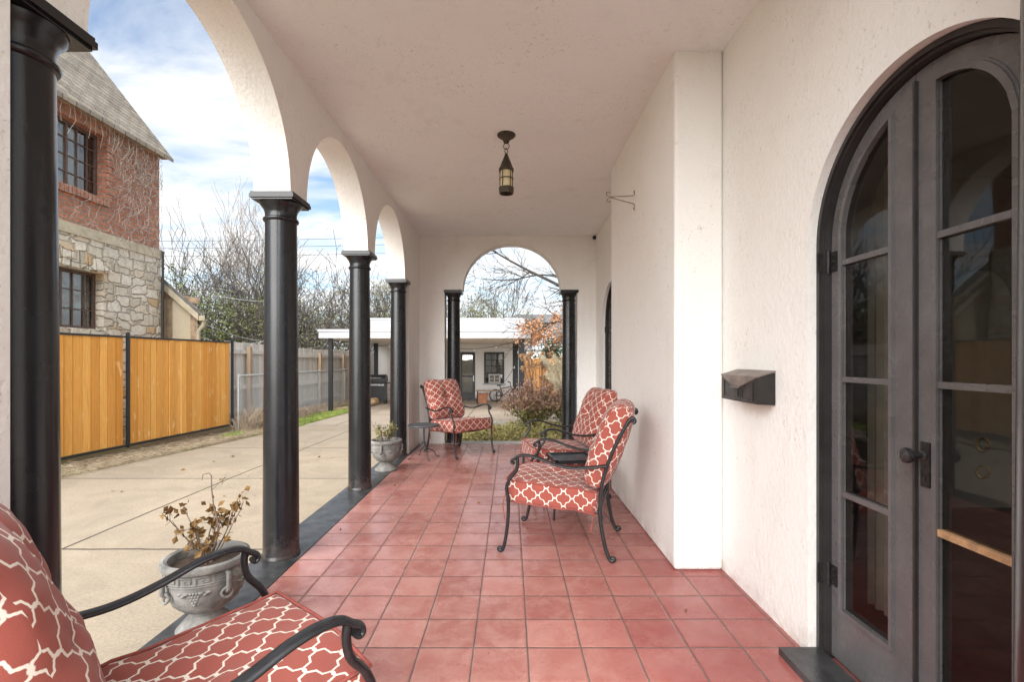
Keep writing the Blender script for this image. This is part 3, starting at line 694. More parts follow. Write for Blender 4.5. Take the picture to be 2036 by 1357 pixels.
def make_chair():
    t = thing('patio_chair', 'x', 'chair', group='cushioned patio chairs on the porch')
    for sg in (-1, 1):
        xa = 0.335 * sg; xf = 0.31 * sg
        # front leg with scroll foot, running up into the arm support
        fl_ = spline([Vector((0.364, 0.026, 0)), Vector((0.376, 0.030, 0)), Vector((0.381, 0.019, 0)), Vector((0.366, 0.012, 0)), Vector((0.346, 0.035, 0)), Vector((0.326, 0.13, 0)), Vector((0.313, 0.25, 0)), Vector((0.312, 0.36, 0)), Vector((0.322, 0.44, 0)), Vector((0.300, 0.50, 0)), Vector((0.258, 0.555, 0)), Vector((0.245, 0.605, 0)), Vector((0.248, 0.645, 0))], 6)
        rr = [0.0125] * len(fl_)
        pside(fl_, rr, lambda p, s=sg: s * lerp(0.325, 0.338, min(1, p[1] / 0.6)), 10, 0.95).build('leg', 'iron', t, 50)
        ar = spline([Vector((0.272, 0.634, 0)), Vector((0.284, 0.626, 0)), Vector((0.285, 0.612, 0)), Vector((0.276, 0.606, 0)), Vector((0.270, 0.613, 0))][::-1] + [Vector((0.262, 0.640, 0)), Vector((0.235, 0.658, 0)), Vector((0.185, 0.664, 0)), Vector((0.11, 0.652, 0)), Vector((0.0, 0.615, 0)), Vector((-0.11, 0.596, 0)), Vector((-0.22, 0.602, 0)), Vector((-0.335, 0.618, 0))][0:], 6)
        a_ = MB(); a_.tube([(xa - sg * 0.03 * max(0, (-p.x) / 0.33), p.x, p.y) for p in ar], 0.022, 14, True, (1, 0, 0), 0.45); a_.build('armrest', 'iron', t, 50)
        rl = spline([Vector((-0.364, 0.026, 0)), Vector((-0.376, 0.030, 0)), Vector((-0.381, 0.019, 0)), Vector((-0.364, 0.012, 0)), Vector((-0.345, 0.035, 0)), Vector((-0.318, 0.12, 0)), Vector((-0.292, 0.28, 0)), Vector((-0.294, 0.42, 0))], 6)
        pside(rl, 0.0135, lambda p, s=sg: s * lerp(0.30, 0.285, min(1, p[1] / 0.4)), 10, 0.95).build('leg', 'iron', t, 50)
    bf = MB()
    for sg in (-1, 1):
        po = spline([Vector((-0.294, 0.415, 0)), Vector((-0.305, 0.50, 0)), Vector((-0.335, 0.61, 0)), Vector((-0.385, 0.74, 0)), Vector((-0.445, 0.86, 0)), Vector((-0.478, 0.915, 0)), Vector((-0.500, 0.925, 0)), Vector((-0.508, 0.905, 0)), Vector((-0.494, 0.893, 0))], 6)
        pside(po, 0.0135, sg * 0.285, 10, 0.9, bf)
        po2 = spline([Vector((-0.303, 0.42, 0)), Vector((-0.37, 0.56, 0)), Vector((-0.435, 0.72, 0)), Vector((-0.465, 0.86, 0)), Vector((-0.462, 0.90, 0))], 5)
        pside(po2, 0.009, lambda p, s=sg: s * (0.285 - 0.24 * math.sin(min(1, max(0, (p[1] - 0.42) / 0.48)) * math.pi) ** 0.8), 8, 0.9, bf)
    bf.tube(spline([(-0.285, -0.470, 0.905), (-0.15, -0.476, 0.925), (0, -0.478, 0.932), (0.15, -0.476, 0.925), (0.285, -0.470, 0.905)], 5), 0.012, 10)
    bf.tube([(-0.285, -0.296, 0.46), (0.285, -0.296, 0.46)], 0.010, 8)
    bf.tube([(-0.285, -0.345, 0.64), (0.285, -0.345, 0.64)], 0.008, 8)
    bf.build('back_frame', 'iron', t, 50)
    sf = MB()
    ring = [(-0.27, -0.285, 0.305), (-0.275, 0.30, 0.357), (0.275, 0.30, 0.357), (0.27, -0.285, 0.305)]
    for i in range(4): sf.tube([ring[i], ring[(i + 1) % 4]], 0.012, 8)
    for k in range(6):
        y = -0.2 + k * 0.09; z = 0.306 + (y + 0.29) * 0.085; sf.tube([(-0.27, y, z), (0.27, y, z)], 0.006, 6)
    sf.build('seat_frame', 'iron', t, 50)
    ap = MB(); ap.tube(spline([(-0.315, 0.312, 0.355), (-0.16, 0.32, 0.340), (0, 0.322, 0.334), (0.16, 0.32, 0.340), (0.315, 0.312, 0.355)], 6), 0.009, 8); ap.build('apron', 'iron', t, 50)
    hx, hy, hz = 0.292, 0.305, 0.074
    def d1(p):
        q = p.copy(); f = (1 - (p.x / hx) ** 2) * (1 - (p.y / hy) ** 2)
        if p.z > 0: q.z += 0.022 * f - 0.020 * math.exp(-(p.x ** 2 + (p.y + 0.02) ** 2) / 0.004)
        q.x *= 1 + 0.03 * (p.y / hy) + 0.012 * (1 - (p.z / hz) ** 2)
        q.y += 0.012 * (1 - (p.x / hx) ** 2) * (p.y / hy)
        q.z += 0.006 * math.sin(9 * p.x + 4 * p.y) + 0.009 * noise.noise((p.x * 9, p.y * 9, 1.7)) + 0.004 * noise.noise((p.x * 26, p.y * 22, 4.1))
        return Vector((q.x, q.y + 0.035, q.z + 0.392 + 0.055 * (q.y / (2 * hy))))
    sc = cushion(hx, hy, hz, 0.022, 22, d1); s_ = sc.build('seat_cushion', 'fabric', t, 60)
    pipes = MB()
    for zz in (0.072, -0.072):
        pth = [(-hx, -hy), (hx, -hy), (hx, hy), (-hx, hy), (-hx, -hy)]; pp = []
        for i in range(4):
            for k in range(8): pp.append((lerp(pth[i][0], pth[i + 1][0], k / 8), lerp(pth[i][1], pth[i + 1][1], k / 8)))
        pp.append(pp[0]); pipes.tube([d1(Vector((x * 0.992, y * 0.992, zz))) + Vector((0, 0, 0.000)) for x, y in pp], 0.0055, 8)
    pipes.build('piping', 'piping_fabric', s_, 60)
    bx, by, bz = 0.285, 0.295, 0.075
    def d2(p):
        q = p.copy(); u = p.x / bx; v = p.y / by; f = (1 - u * u) * (1 - v * v)
        sgn = 1 if p.z > 0 else -0.5
        if abs(p.z) > bz * 0.5:
            q.z += sgn * 0.045 * f ** 0.7
            if p.z > 0:
                q.z -= 0.050 * math.exp(-((u * 0.285) ** 2 + (p.y - 0.02) ** 2) / 0.0035)
                q.z -= 0.016 * math.exp(-(p.x ** 2) / 0.0012) * max(0, min(1, (v + 0.15) * 2)) 
                q.z -= 0.012 * math.exp(-((p.y - 0.02 + 0.15 * abs(p.x)) ** 2) / 0.0008) * (1 - u * u)
        q.y += -0.011 * math.exp(-(p.x ** 2) / 0.004) * max(0, v) * (1 if v > 0.8 else v * v)
        q.x *= 1 - 0.05 * max(0, v) ** 3 + 0.015 * (1 - v * v)
        q.z *= 1 - 0.25 * abs(v) ** 6
        q.z += 0.004 * math.sin(13 * p.x + 5 * p.y) + 0.012 * noise.noise((p.x * 8, p.y * 8, 7.7)) + 0.006 * noise.noise((p.x * 24, p.y * 18, 2.2)); q.x += 0.006 * noise.noise((p.y * 9, p.z * 9, 3.3))
        a = R(20); c, s = math.cos(a), math.sin(a)
        yy = -0.205 - q.y * s * 1.0 + q.z * c - by * s * 1.0; zz = 0.462 + (q.y + by) * c + q.z * s
        return Vector((q.x, yy - 0.035, zz - 0.01))
    b_ = cushion(bx, by, bz, 0.060, 26, d2)
    bo = b_.build('back_cushion', 'fabric', t, 70)
    for sg in (-1, 1):
        ties = MB()
        ties.tube(spline([(sg * 0.30, -0.24, 0.37), (sg * 0.315, -0.25, 0.33), (sg * 0.31, -0.245, 0.25), (sg * 0.318, -0.235, 0.19)], 5), 0.0035, 5); ties.build('tie', 'piping_fabric', t, 50); ties = MB()
        ties.tube(spline([(sg * 0.31, 0.335, 0.40), (sg * 0.325, 0.350, 0.33), (sg * 0.318, 0.345, 0.26), (sg * 0.322, 0.335, 0.21)], 5), 0.0035, 5); ties.build('tie', 'piping_fabric', t, 50)
    return t
chair = make_chair()
def place(o, x, y, fx, fy, label):
    o.location = (x, y, 0.0); o.rotation_euler = (0, 0, math.atan2(fy, fx) - math.pi / 2); o['label'] = label
place(chair, -0.82, 1.25, 0.672, 0.74, 'red trellis cushioned chair nearest the viewer, cut off by the picture corner')
c2 = copy_tree(chair); place(c2, 0.375, 3.50, -0.96, 0.27, 'red cushioned chair seen side on, nearer of the pair by the chimney breast')
c3 = copy_tree(chair); place(c3, 0.50, 4.78, -0.98, -0.17, 'red cushioned chair tucked behind the small tray table, farther of the pair by the wall')
c4 = copy_tree(chair); place(c4, -0.72, 6.80, 0.70, -0.71, 'red cushioned chair angled in front of the left column of the end arch')

# ------------------------------------------------------------------ small tables
t = thing('side_table', 'small round dark side table on curved iron legs beside the far chair', 'side table', (-1.14, 6.42, 0))
MB().lathe([(0.0005, 0.418), (0.19, 0.418), (0.205, 0.422), (0.208, 0.432), (0.203, 0.442), (0.19, 0.438), (0.0005, 0.437)], n=36, closed=True).build('tabletop', 'table_iron', t, 40)
MB().tube([(0, 0, 0.42), (0, 0, 0.15)], 0.011, 10).ball((0, 0, 0.17), 0.02, 10, 6).build('stem', 'table_iron', t, 50)
for k in range(4):
    a = k * math.pi / 2 + 0.5; c, s = math.cos(a), math.sin(a)
    MB().tube([(c * r, s * r, z) for r, z in [(p.x, p.y) for p in spline([Vector((0.03, 0.215, 0)), Vector((0.012, 0.17, 0)), Vector((0.06, 0.12, 0)), Vector((0.13, 0.085, 0)), Vector((0.17, 0.02, 0)), Vector((0.205, 0.006, 0)), Vector((0.215, 0.012, 0))], 5)]], 0.007, 8).build('leg', 'table_iron', t, 50)
t = thing('tray_table', 'small square dark tray table between the two chairs by the wall', 'side table', (0.52, 4.16, 0), R(8))
tr_ = MB(); H_ = 0.46; a = 0.17
for k in range(4):
    ang = k * math.pi / 2; c, s = math.cos(ang), math.sin(ang)
    tr_.box((c * a, s * a, H_), (0.022, 2 * a + 0.022, 0.03) , Matrix.Rotation(ang, 3, 'Z'))
tr_.build('tray_rim', 'iron', t)
ms = MB().b2((-a + 0.011, -a + 0.011, H_ - 0.006), (a - 0.011, a - 0.011, H_ - 0.001)); ms.build('tabletop', 'table_iron', t)
for sx in (-1, 1):
    for sy in (-1, 1): MB().tube([(sx * (a - 0.005), sy * (a - 0.005), H_ - 0.016), (sx * (a + 0.03), sy * (a + 0.03), 0.0)], 0.009, 8).build('leg', 'iron', t, 40)

# ------------------------------------------------------------------ urns with plants
def make_urn():
    u = thing('urn_planter', 'x', 'urn', group='cast stone urns between the columns')
    def gad(a, z):
        if 0.105 < z < 0.2: return 1 + 0.022 * abs(math.sin(a * 9)) * math.sin((z - 0.105) / 0.095 * math.pi)
        if 0.012 < z < 0.07: return 1 + 0.012 * abs(math.sin(a * 14))
        return 1
    MB().lathe([(0.125, 0.0), (0.128, 0.012), (0.120, 0.020), (0.098, 0.045), (0.074, 0.070), (0.066, 0.085)], n=72, mod=gad).build('pedestal', 'cast_stone', u, 40)
    MB().lathe([(0.066, 0.084), (0.074, 0.090), (0.072, 0.098), (0.100, 0.112), (0.135, 0.145), (0.156, 0.19), (0.166, 0.235), (0.170, 0.258), (0.174, 0.262), (0.172, 0.268), (0.173, 0.310), (0.178, 0.316), (0.186, 0.322), (0.190, 0.335), (0.186, 0.350), (0.172, 0.356), (0.158, 0.350), (0.154, 0.335), (0.150, 0.30), (0.0005, 0.30)], n=72, mod=gad).build('bowl', 'cast_stone', u, 35)
    k = MB(); n = 15; rr = 0.174; z0, hh = 0.274, 0.033
    key = [((0.02, 0), (0.02, 1)), ((0.02, 1), (0.72, 1)), ((0.72, 1), (0.72, 0.35)), ((0.72, 0.35), (0.38, 0.35)), ((0.38, 0.35), (0.38, 0.62)), ((0.02, 0.0), (1.02, 0.0))]
    for i in range(n):
        for (p, q) in key:
            pts = []
            for j in range(4):
                a = 2 * math.pi * (i + lerp(p[0], q[0], j / 3)) / n; pts.append((math.cos(a) * rr, math.sin(a) * rr, z0 + hh * lerp(p[1], q[1], j / 3)))
            k.tube(pts, 0.0036, 4)
    k.build('key_border', 'cast_stone', u)
    for j in range(4):
        a = math.pi / 4 + j * math.pi / 2 + 0.25; c, s = math.cos(a), math.sin(a); hd = MB()
        P = lambda r, tz, z: (c * r - s * tz, s * r + c * tz, z)
        hd.tube([P(0.172, 0, 0.31), P(0.192, 0, 0.305), P(0.192, 0, 0.235), P(0.176, 0, 0.22)], [0.010, 0.012, 0.012, 0.012], 8)
        hd.tube([P(0.172 + 0.012 * abs(math.sin(b)), 0.024 * math.cos(b), 0.215 + 0.024 * math.sin(b)) for b in [q * math.pi / 8 for q in range(17)]], 0.0065, 8)
        hd.build('handle', 'cast_stone', u, 50)
    for j in range(4):
        a = j * math.pi / 2 + 0.25; gr_ = MB(); rg = random.Random(j)
        for row, cnt in enumerate((5, 4, 3, 2, 1)):
            for q in range(cnt):
                b = a + (q - (cnt - 1) / 2) * 0.075; z = 0.235 - row * 0.014; r = 0.164 - row * 0.0035; gr_.ball((math.cos(b) * r, math.sin(b) * r, z), 0.0085, 7, 5)
        for sg in (-1, 1):
            for q in range(3):
                b = a + sg * (0.18 + q * 0.09); gr_.ball((math.cos(b) * 0.163, math.sin(b) * 0.163, 0.235 - 0.008 * (q % 2)), 0.014, 7, 4, (1.0, 1.0, 0.6))
        gr_.build('grape_relief', 'cast_stone', u, 50)
    MB().lathe([(0.0005, 0.312), (0.06, 0.322), (0.12, 0.318), (0.151, 0.312)], n=24, closed=True).build('soil', 'soil', u, 60)
    return u
u1 = make_urn(); u1.location = (-1.47, 2.36, 0.004); u1['label'] = 'large grey stone urn beside the nearest chair, with a taller leggy plant'
u2 = copy_tree(u1); u2.location = (-1.46, 5.72, 0.004); u2.rotation_euler = (0, 0, 0.5); u2['label'] = 'pale stone urn farther down the porch beside the round side table'
def potted(loc, seed, leafmat, label, tall, s):
    rg = random.Random(seed); p = thing('potted_plant', label, 'plant', loc); st = MB(); lf = MB(); tips = []
    for i in range(13):
        a = rg.uniform(0, 6.28); lean = rg.uniform(0.2, 0.95); L = rg.uniform(0.17, 0.34) * s
        if i == 0 and tall: L, lean, a = 0.42 * s, 0.2, 0.9
        pts = [Vector((rg.gauss(0, 0.02), rg.gauss(0, 0.02), 0))]; d = Vector((math.cos(a) * lean, math.sin(a) * lean, 1)).normalized()
        for k in range(6):
            pts.append(pts[-1] + d * (L / 6)); d = (d + Vector((rg.gauss(0, .12), rg.gauss(0, .12), 0.06))).normalized()
        if i == 0 and tall: pts += [pts[-1] + Vector((-0.012, 0, 0.012)), pts[-1] + Vector((-0.035, -0.01, 0.008)), pts[-1] + Vector((-0.04, -0.01, -0.02))]
        st.tube(pts, [lerp(0.0045, 0.0018, q / (len(pts) - 1)) for q in range(len(pts))], 5)
        for k in range(2, 7):
            if rg.random() < 0.75:
                e = pts[k] + Vector((rg.gauss(0, .03), rg.gauss(0, .03), rg.uniform(0.0, .05))); st.tube([pts[k], e], 0.0014, 4)
                if rg.random() < 0.8: tips.append(e)
        if i: tips.append(pts[-1])
    for q in tips:
        n = rg.randint(2, 5)
        for k in range(n): lf.leaf(q + Vector((rg.gauss(0, .008),) * 3), rg.uniform(0.024, 0.046), None, rg, 0.7)
    st.build('stems', 'twig', p); lf.build('leaves', leafmat, p); return p
potted((-1.47, 2.36, 0.318), 5, 'dry_leaf', 'leggy half dead plant with curled brown leaves in the near urn', True, 1.0)
potted((-1.46, 5.72, 0.318), 11, 'olive_leaf', 'small plant with yellow green leaves in the far urn', False, 0.8)

# ------------------------------------------------------------------ lantern, bracket, mailbox, sensor
t = thing('hanging_lantern', 'bronze cylinder lantern hanging on a chain from the porch ceiling', 'lantern', (-0.035, 4.12, CEIL))
MB().lathe([(0.001, -0.072), (0.022, -0.070), (0.026, -0.055), (0.032, -0.045), (0.050, -0.030), (0.070, -0.018), (0.078, -0.008), (0.076, 0.001)][::-1], n=28).build('ceiling_plate', 'lantern_metal', t, 50)
chn = MB()
for k, (zc_, rr, hh, ax) in enumerate(((-0.098, 0.024, 0.026, 0), (-0.140, 0.015, 0.025, 1))):
    pts = [(math.cos(b) * rr, 0, zc_ + math.sin(b) * hh) if ax == 0 else (math.cos(b) * rr * 0.8, math.cos(b) * rr * 0.6, zc_ + math.sin(b) * hh) for b in [q * math.pi / 8 for q in range(17)]]
    chn.tube(pts, 0.0035, 6)
chn.build('chain', 'lantern_metal', t, 60)
MB().lathe([(0.008, -0.160), (0.012, -0.168), (0.058, -0.286), (0.063, -0.290), (0.063, -0.312), (0.054, -0.312), (0.052, -0.29)][::-1], n=28).build('cap', 'lantern_metal', t, 40)
MB().lathe([(0.049, -0.30), (0.049, -0.45)][::-1], n=24).build('glass_cylinder', 'lantern_glass', t, 60)
cg = MB()
for k in range(5):
    a = k * 2 * math.pi / 5 + 0.35; cg.tube([(math.cos(a) * 0.056, math.sin(a) * 0.056, -0.30), (math.cos(a) * 0.056, math.sin(a) * 0.056, -0.45)], 0.0035, 6)
cg.tube([(math.cos(a) * 0.058, math.sin(a) * 0.058, -0.375) for a in [q * math.pi / 14 for q in range(29)]], 0.004, 6)
cg.build('cage', 'lantern_metal', t, 60)
MB().lathe([(0.061, -0.448), (0.064, -0.452), (0.061, -0.468), (0.062, -0.476), (0.059, -0.500), (0.050, -0.500), (0.050, -0.448)], n=28, closed=True).build('bottom_ring', 'lantern_metal', t, 40)
t = MB(); y = 3.966
pl_ = lambda pts: [(1.01 - p[0], y, p[1]) for p in pts]
t.tube(pl_([(0.003, 2.675), (0.003, 2.640), (0.015, 2.632), (0.20, 2.622)]) + pl_([(p.x, p.y) for p in spline([Vector((0.20, 2.622, 0)), Vector((0.225, 2.634, 0)), Vector((0.228, 2.656, 0)), Vector((0.212, 2.664, 0)), Vector((0.205, 2.652, 0))], 5)]), 0.0042, 6)
t.tube(pl_([(0.003, 2.515), (0.003, 2.560), (0.012, 2.567), (0.20, 2.618)]) + pl_([(p.x, p.y) for p in spline([Vector((0.20, 2.618, 0)), Vector((0.222, 2.604, 0)), Vector((0.222, 2.586, 0)), Vector((0.206, 2.580, 0)), Vector((0.20, 2.592, 0))], 5)]), 0.0042, 6)
for z in (2.66, 2.528): t.ball((1.005, y, z), 0.008, 8, 5)
tag(t.build('plant_bracket', 'rusty_wire', None, 50), 'thin rusty scrolled plant hanger bracket on the chimney breast', 'bracket')
t = thing('mailbox', 'dark metal wall mailbox with an envelope shaped lid beside the glass door', 'mailbox', (XR - 0.001, 2.61, 1.072))
hw, dp = 0.20, 0.093
MB().prism([(0.0, 0.0), (-dp, 0.004), (-dp, 0.134), (0.0, 0.160)], 1, -hw, hw).build('body', 'mailbox_metal', t)
lid = MB(); lid.add([(0, -hw - .004, .172), (0, hw + .004, .172), (-dp - .005, hw + .004, .142), (-dp - .005, -hw - .004, .142), (-dp - .010, 0.045, .086), (-dp - .010, -0.045, .086), (0, -hw - .004, .164), (0, hw + .004, .164), (-dp - .001, hw + .004, .136), (-dp - .001, -hw - .004, .136), (-dp - .005, 0.045, .084), (-dp - .005, -0.045, .084)],
    [(0, 1, 2, 3), (3, 2, 4, 5), (6, 9, 8, 7), (9, 11, 10, 8), (0, 3, 9, 6), (1, 7, 8, 2), (3, 5, 11, 9), (2, 8, 10, 4), (5, 4, 10, 11), (0, 6, 7, 1)])
lid.build('lid', 'mailbox_lid_metal', t)
MB().tube([(-dp - .012, 0.04, .088), (-dp - .018, 0.045, .080), (-dp - .018, -0.045, .080), (-dp - .012, -0.04, .088)], 0.004, 6).build('lid_pull', 'mailbox_lid_metal', t)
pan = MB(); 
for (a_, b_2) in (((-0.16, 0.02), (-0.16, 0.11)), ((0.16, 0.02), (0.16, 0.11)), ((-0.16, 0.02), (0.16, 0.02))): pan.tube([(-dp - .001, a_[0], a_[1]), (-dp - .001, b_2[0], b_2[1])], 0.003, 6)
for k in range(3): pan.tube([(-dp - .001, -0.05 + k * 0.025, 0.03), (-dp - .001, -0.05 + k * 0.025, 0.075)], 0.0025, 6)
pan.build('embossed_panel', 'mailbox_metal', t)
tag(MB().ball((1.285, 7.47, 3.165), 0.03, 10, 7).box((1.285, 7.49, 3.17), (0.02, 0.03, 0.05)).build('motion_sensor', 'black_metal'), 'tiny dark sensor in the top right corner of the end wall', 'sensor')

# ------------------------------------------------------------------ fences
t = thing('cedar_fence', 'new orange cedar board fence in black metal frames along the driveway', 'fence')
FA, FB = Vector((-6.62, 6.2, 0)), Vector((-6.17, 10.80, 0))
def fp(s, z): p = FA.lerp(FB, s); return Vector((p.x, p.y, z))
zf = -0.16; fdir = (FB - FA).normalized(); frot = Matrix.Rotation(math.atan2(fdir.y, fdir.x) - math.pi / 2, 3, 'Z')
L = (FB - FA).length
splits = [-0.30, 0.04, 0.43 , 1.0]
for k in range(3):
    s0, s1 = splits[k], splits[k + 1]; pn = MB(); yy = s0 * L + 0.04; rg = random.Random(k)
    while yy < s1 * L - 0.1:
        wd = min(0.138, s1 * L - 0.03 - yy); c = fp((yy + wd / 2) / L, 0); h = 1.80 + rg.uniform(-0.004, 0.004)
        pn.box((c.x + rg.uniform(-.008, .008), c.y, zf + 0.03 + h / 2), (0.018, wd - rg.uniform(0.005, 0.013), h - 0.02), frot @ Matrix.Rotation(rg.uniform(-.02, .02), 3, 'Z')); yy += 0.14
    pn.build('board_panel', 'cedar', t)
    for z in (zf + 0.01, zf + 1.835): a_, b_3 = fp(s0, z), fp(s1, z); c = (a_ + b_3) / 2; MB().box((c.x + 0.0, c.y, z), (0.045, (b_3 - a_).length - 0.05, 0.03), frot).build('frame_rail', 'black_metal', t)
for s in splits: p = fp(s, 0); MB().box((p.x + 0.012, p.y, zf + 0.94), (0.04, 0.04, 1.92), frot).ball((p.x + 0.012, p.y, zf + 1.90), 0.025, 8, 5).build('post', 'black_metal', t)

t = thing('grey_fence', 'long weathered grey picket fence running back beyond the cedar fence', 'fence')
GA, GB = Vector((-6.35, 10.95, 0)), Vector((-6.05, 24.0, 0)); L = (GB - GA).length; gdir = (GB - GA).normalized(); grot = Matrix.Rotation(math.atan2(gdir.y, gdir.x) - math.pi / 2, 3, 'Z')
def gp(s): return GA.lerp(GB, s / L)
def gtop(s): return 1.72 - 0.05 * math.sin(s * 0.4) - 0.012 * s
pk = MB(); s = 0.0; rg = random.Random(3)
while s < L:
    p = gp(s); tp = gtop(s) + rg.uniform(-.012, .012); bt = gz(p.y) + 0.15; pk.box((p.x - 0.02 + rg.uniform(-.004, .004), p.y, (tp + bt) / 2), (0.018, 0.132, tp - bt), grot); s += 0.14
pk.build('pickets', 'grey_board', t)
rl = MB()
for dz in (0.22, 1.05, 1.62):
    n = 8
    for i in range(n): a_, b_3 = gp(L * i / n), gp(L * (i + 1) / n); za = gtop(L * (i + .5) / n) - dz; c = (a_ + b_3) / 2; rl.box((c.x + 0.015, c.y, za), (0.045, (b_3 - a_).length + 0.01, 0.09), grot)
rl.build('rail', 'grey_board', t)
for i in range(7):
    p = gp(0.75 + i * 2.05); MB().box((p.x + 0.075, p.y, (gtop(i * 2.05) - 0.12 + gz(p.y)) / 2), (0.09, 0.09, gtop(i * 2.05) - 0.12 - gz(p.y)), grot).build('post', 'post_wood', t)
t = thing('chain_link_fence', 'low galvanized chain link fence standing in front of the grey fence', 'fence')
CA, CB = Vector((-6.05, 10.9, 0)), Vector((-5.80, 19.5, 0)); L = (CB - CA).length; ctop = 0.93
me = MB(); hh = 1.12; n = int((L + hh) / 0.075)
for k in range(n):
    s = k * 0.075
    for sg in (1, -1):
        pts = []
        s0, s1 = (s - hh, s) if sg > 0 else (s, s - hh)
        z0, z1 = ctop - hh, ctop
        a0 = CA.lerp(CB, s0 / L); a1 = CA.lerp(CB, s1 / L)
        A = Vector((a0.x, a0.y, z0)); B = Vector((a1.x, a1.y, z1))
        # trim to the run
        for _ in range(1):
            if A.y < CA.y: f = (CA.y - A.y) / (B.y - A.y); A = A.lerp(B, f)
            if B.y < CA.y: f = (CA.y - B.y) / (A.y - B.y); B = B.lerp(A, f)
            if A.y > CB.y: f = (A.y - CB.y) / (A.y - B.y); A = A.lerp(B, f)
            if B.y > CB.y: f = (B.y - CB.y) / (B.y - A.y); B = B.lerp(A, f)
        me.tube([A, B], 0.0034, 3, False)
me.build('wire_mesh', 'galvanized', t)
MB().tube([(CA.x, CA.y, ctop), (CB.x, CB.y, ctop)], 0.022, 8).build('top_rail', 'galvanized', t, 50)
for i in range(5): p = CA.lerp(CB, i / 4); MB().tube([(p.x - 0.03, p.y, gz(p.y) - 0.05), (p.x - 0.03, p.y, ctop + 0.04)], 0.024, 8).build('post', 'galvanized', t, 50)

# ------------------------------------------------------------------ neighbour's brick and stone house
nb = thing('brick_stone_house', 'tall neighbour house of red brick over pale rubble stone with climbing vines', 'house')
WX = -7.5; YE = 10.42
MB().wallholes(0, WX - 0.3, WX, (3.0, 3.62, YE, 5.78), [(7.2, 4.25, 9.02, 5.42)]).build('brick_wall', 'brick', nb)
MB().wallholes(0, WX - 0.33, WX + 0.03, (3.0, -0.4, YE, 3.44), [(7.6, 1.84, 8.96, 2.86)]).build('stone_wall', 'stone', nb)
MB().b2((WX - 0.33, 3.0, 3.44), (WX + 0.06, YE + 0.02, 3.62)).build('stone_band', 'trim_cream', nb)
e_ = MB(); e_.b2((WX - 5, YE - 0.3, -0.4), (WX - 0.331, YE - 0.002, 3.5)); e_.build('end_wall', 'stone', nb)
e_ = MB(); e_.prism([(WX - 0.301, 3.5), (WX - 0.301, 5.75), (WX - 3.2, 9.5), (WX - 6, 5.7), (WX - 6, 3.5)], 1, YE - 0.3, YE - 0.004); e_.build('gable_wall', 'brick', nb)
rf = MB(); rf.prism([(WX + 0.22, 5.55), (WX + 0.22, 5.62), (WX - 3.3, 10.15), (WX - 3.35, 10.08)], 1, 2.8, YE + 0.12); rf.build('roof', 'shingle', nb)
MB().b2((WX + 0.001, 2.9, 5.60), (WX + 0.16, YE + 0.08, 5.68)).build('eave_board', 'old_timber', nb)
def casement(y0, y1, z0, z1, nx, nz, mat, x):
    f = MB(); f.wallholes(0, x - 0.05, x, (y0, z0, y1, z1), [(y0 + .05, z0 + .05, y1 - .05, z1 - .05)]); o = f.build('window', mat, nb)
    m = MB()
    for i in range(1, nx): y = lerp(y0, y1, i / nx); m.b2((x - 0.035, y - (0.02 if i % 3 == 0 else 0.009), z0 + .05), (x - 0.012, y + (0.02 if i % 3 == 0 else 0.009), z1 - .05))
    for j in range(1, nz): z = lerp(z0, z1, j / nz); m.b2((x - 0.033, y0 + .05, z - 0.009), (x - 0.014, y1 - .05, z + 0.009))
    m.build('glazing_bars', mat, o); MB().b2((x - 0.04, y0 + .05, z0 + .05), (x - 0.036, y1 - .05, z1 - .05)).build('pane', 'window_glass', o)
    MB().b2((x - 0.16, y0 + .005, z0 + .005), (x - 0.15, y1 - .005, z1 - .005)).build('dark_backing', 'room_floor', o)  # dark sheet standing in for the unlit room behind the pane
    MB().b2((x - 0.12, y0 + .03, z0 + .03 + (0.35 if z1 < 3 else 0)), (x - 0.10, y1 - (0.08 if z1 < 3 else 0.28), z1 - .03)).build('drape', 'curtain', o)
casement(7.2, 9.02, 4.25, 5.42, 9, 4, 'window_brown', WX - 0.14)
casement(7.6, 8.96, 1.84, 2.86, 6, 3, 'window_brown', WX - 0.12)
bs = MB(); rg = random.Random(4)
for k in range(25): bs.box((WX + 0.02, 7.15 + k * 0.078, 4.18 + rg.uniform(-.008, .008)), (0.10, 0.066, 0.13))
for k in range(9): bs.box((WX + 0.012, 9.08 + (0.03 if k % 2 else 0), 4.30 + k * 0.13), (0.06, 0.10 + (0.06 if k % 2 else 0), 0.115))
bs.build('brick_surround', 'brick', nb)
vs_ = MB(); rg = random.Random(14)
for k in range(10):
    a = 0.5 * math.pi + (k - 4.5) * 0.11; y = 8.25 + (k - 4.5) * 0.165; vs_.box((WX + 0.045, y, 3.04 + 0.0 * k + rg.uniform(-.02, .02)), (0.06, 0.145, 0.30), Matrix.Rotation((k - 4.5) * 0.05, 3, 'X'))
vs_.build('stone_lintel', 'stone', nb); MB().b2((WX - 0.1, 7.3, 1.74), (WX + 0.10, 9.1, 1.82)).build('stone_sill', 'stone', nb)
ay = 10.72
def shear(m):
    m.v = [(p[0] - max(0, p[1] - ay) * 0.66, p[1], p[2]) for p in m.v]; return m
sv = MB()
sv.prism([(-8.8, -0.4), (-6.88, -0.4), (-6.88, 2.42), (-8.8, 4.12)], 1, ay, ay + 3.0); shear(sv).build('annex_wall', 'stucco_beige', nb)
tb = MB(); tb.b2((-7.55, ay - 0.02, -0.3), (-7.43, ay - 0.001, 2.75)); tb.b2((-7.02, ay - 0.02, -0.3), (-6.90, ay - 0.001, 2.36)); tb.box((-7.3, ay - 0.012, 2.66), (0.95, 0.022, 0.13), Matrix.Rotation(R(10), 3, 'Y')); tb.build('timbering', 'old_timber', nb)
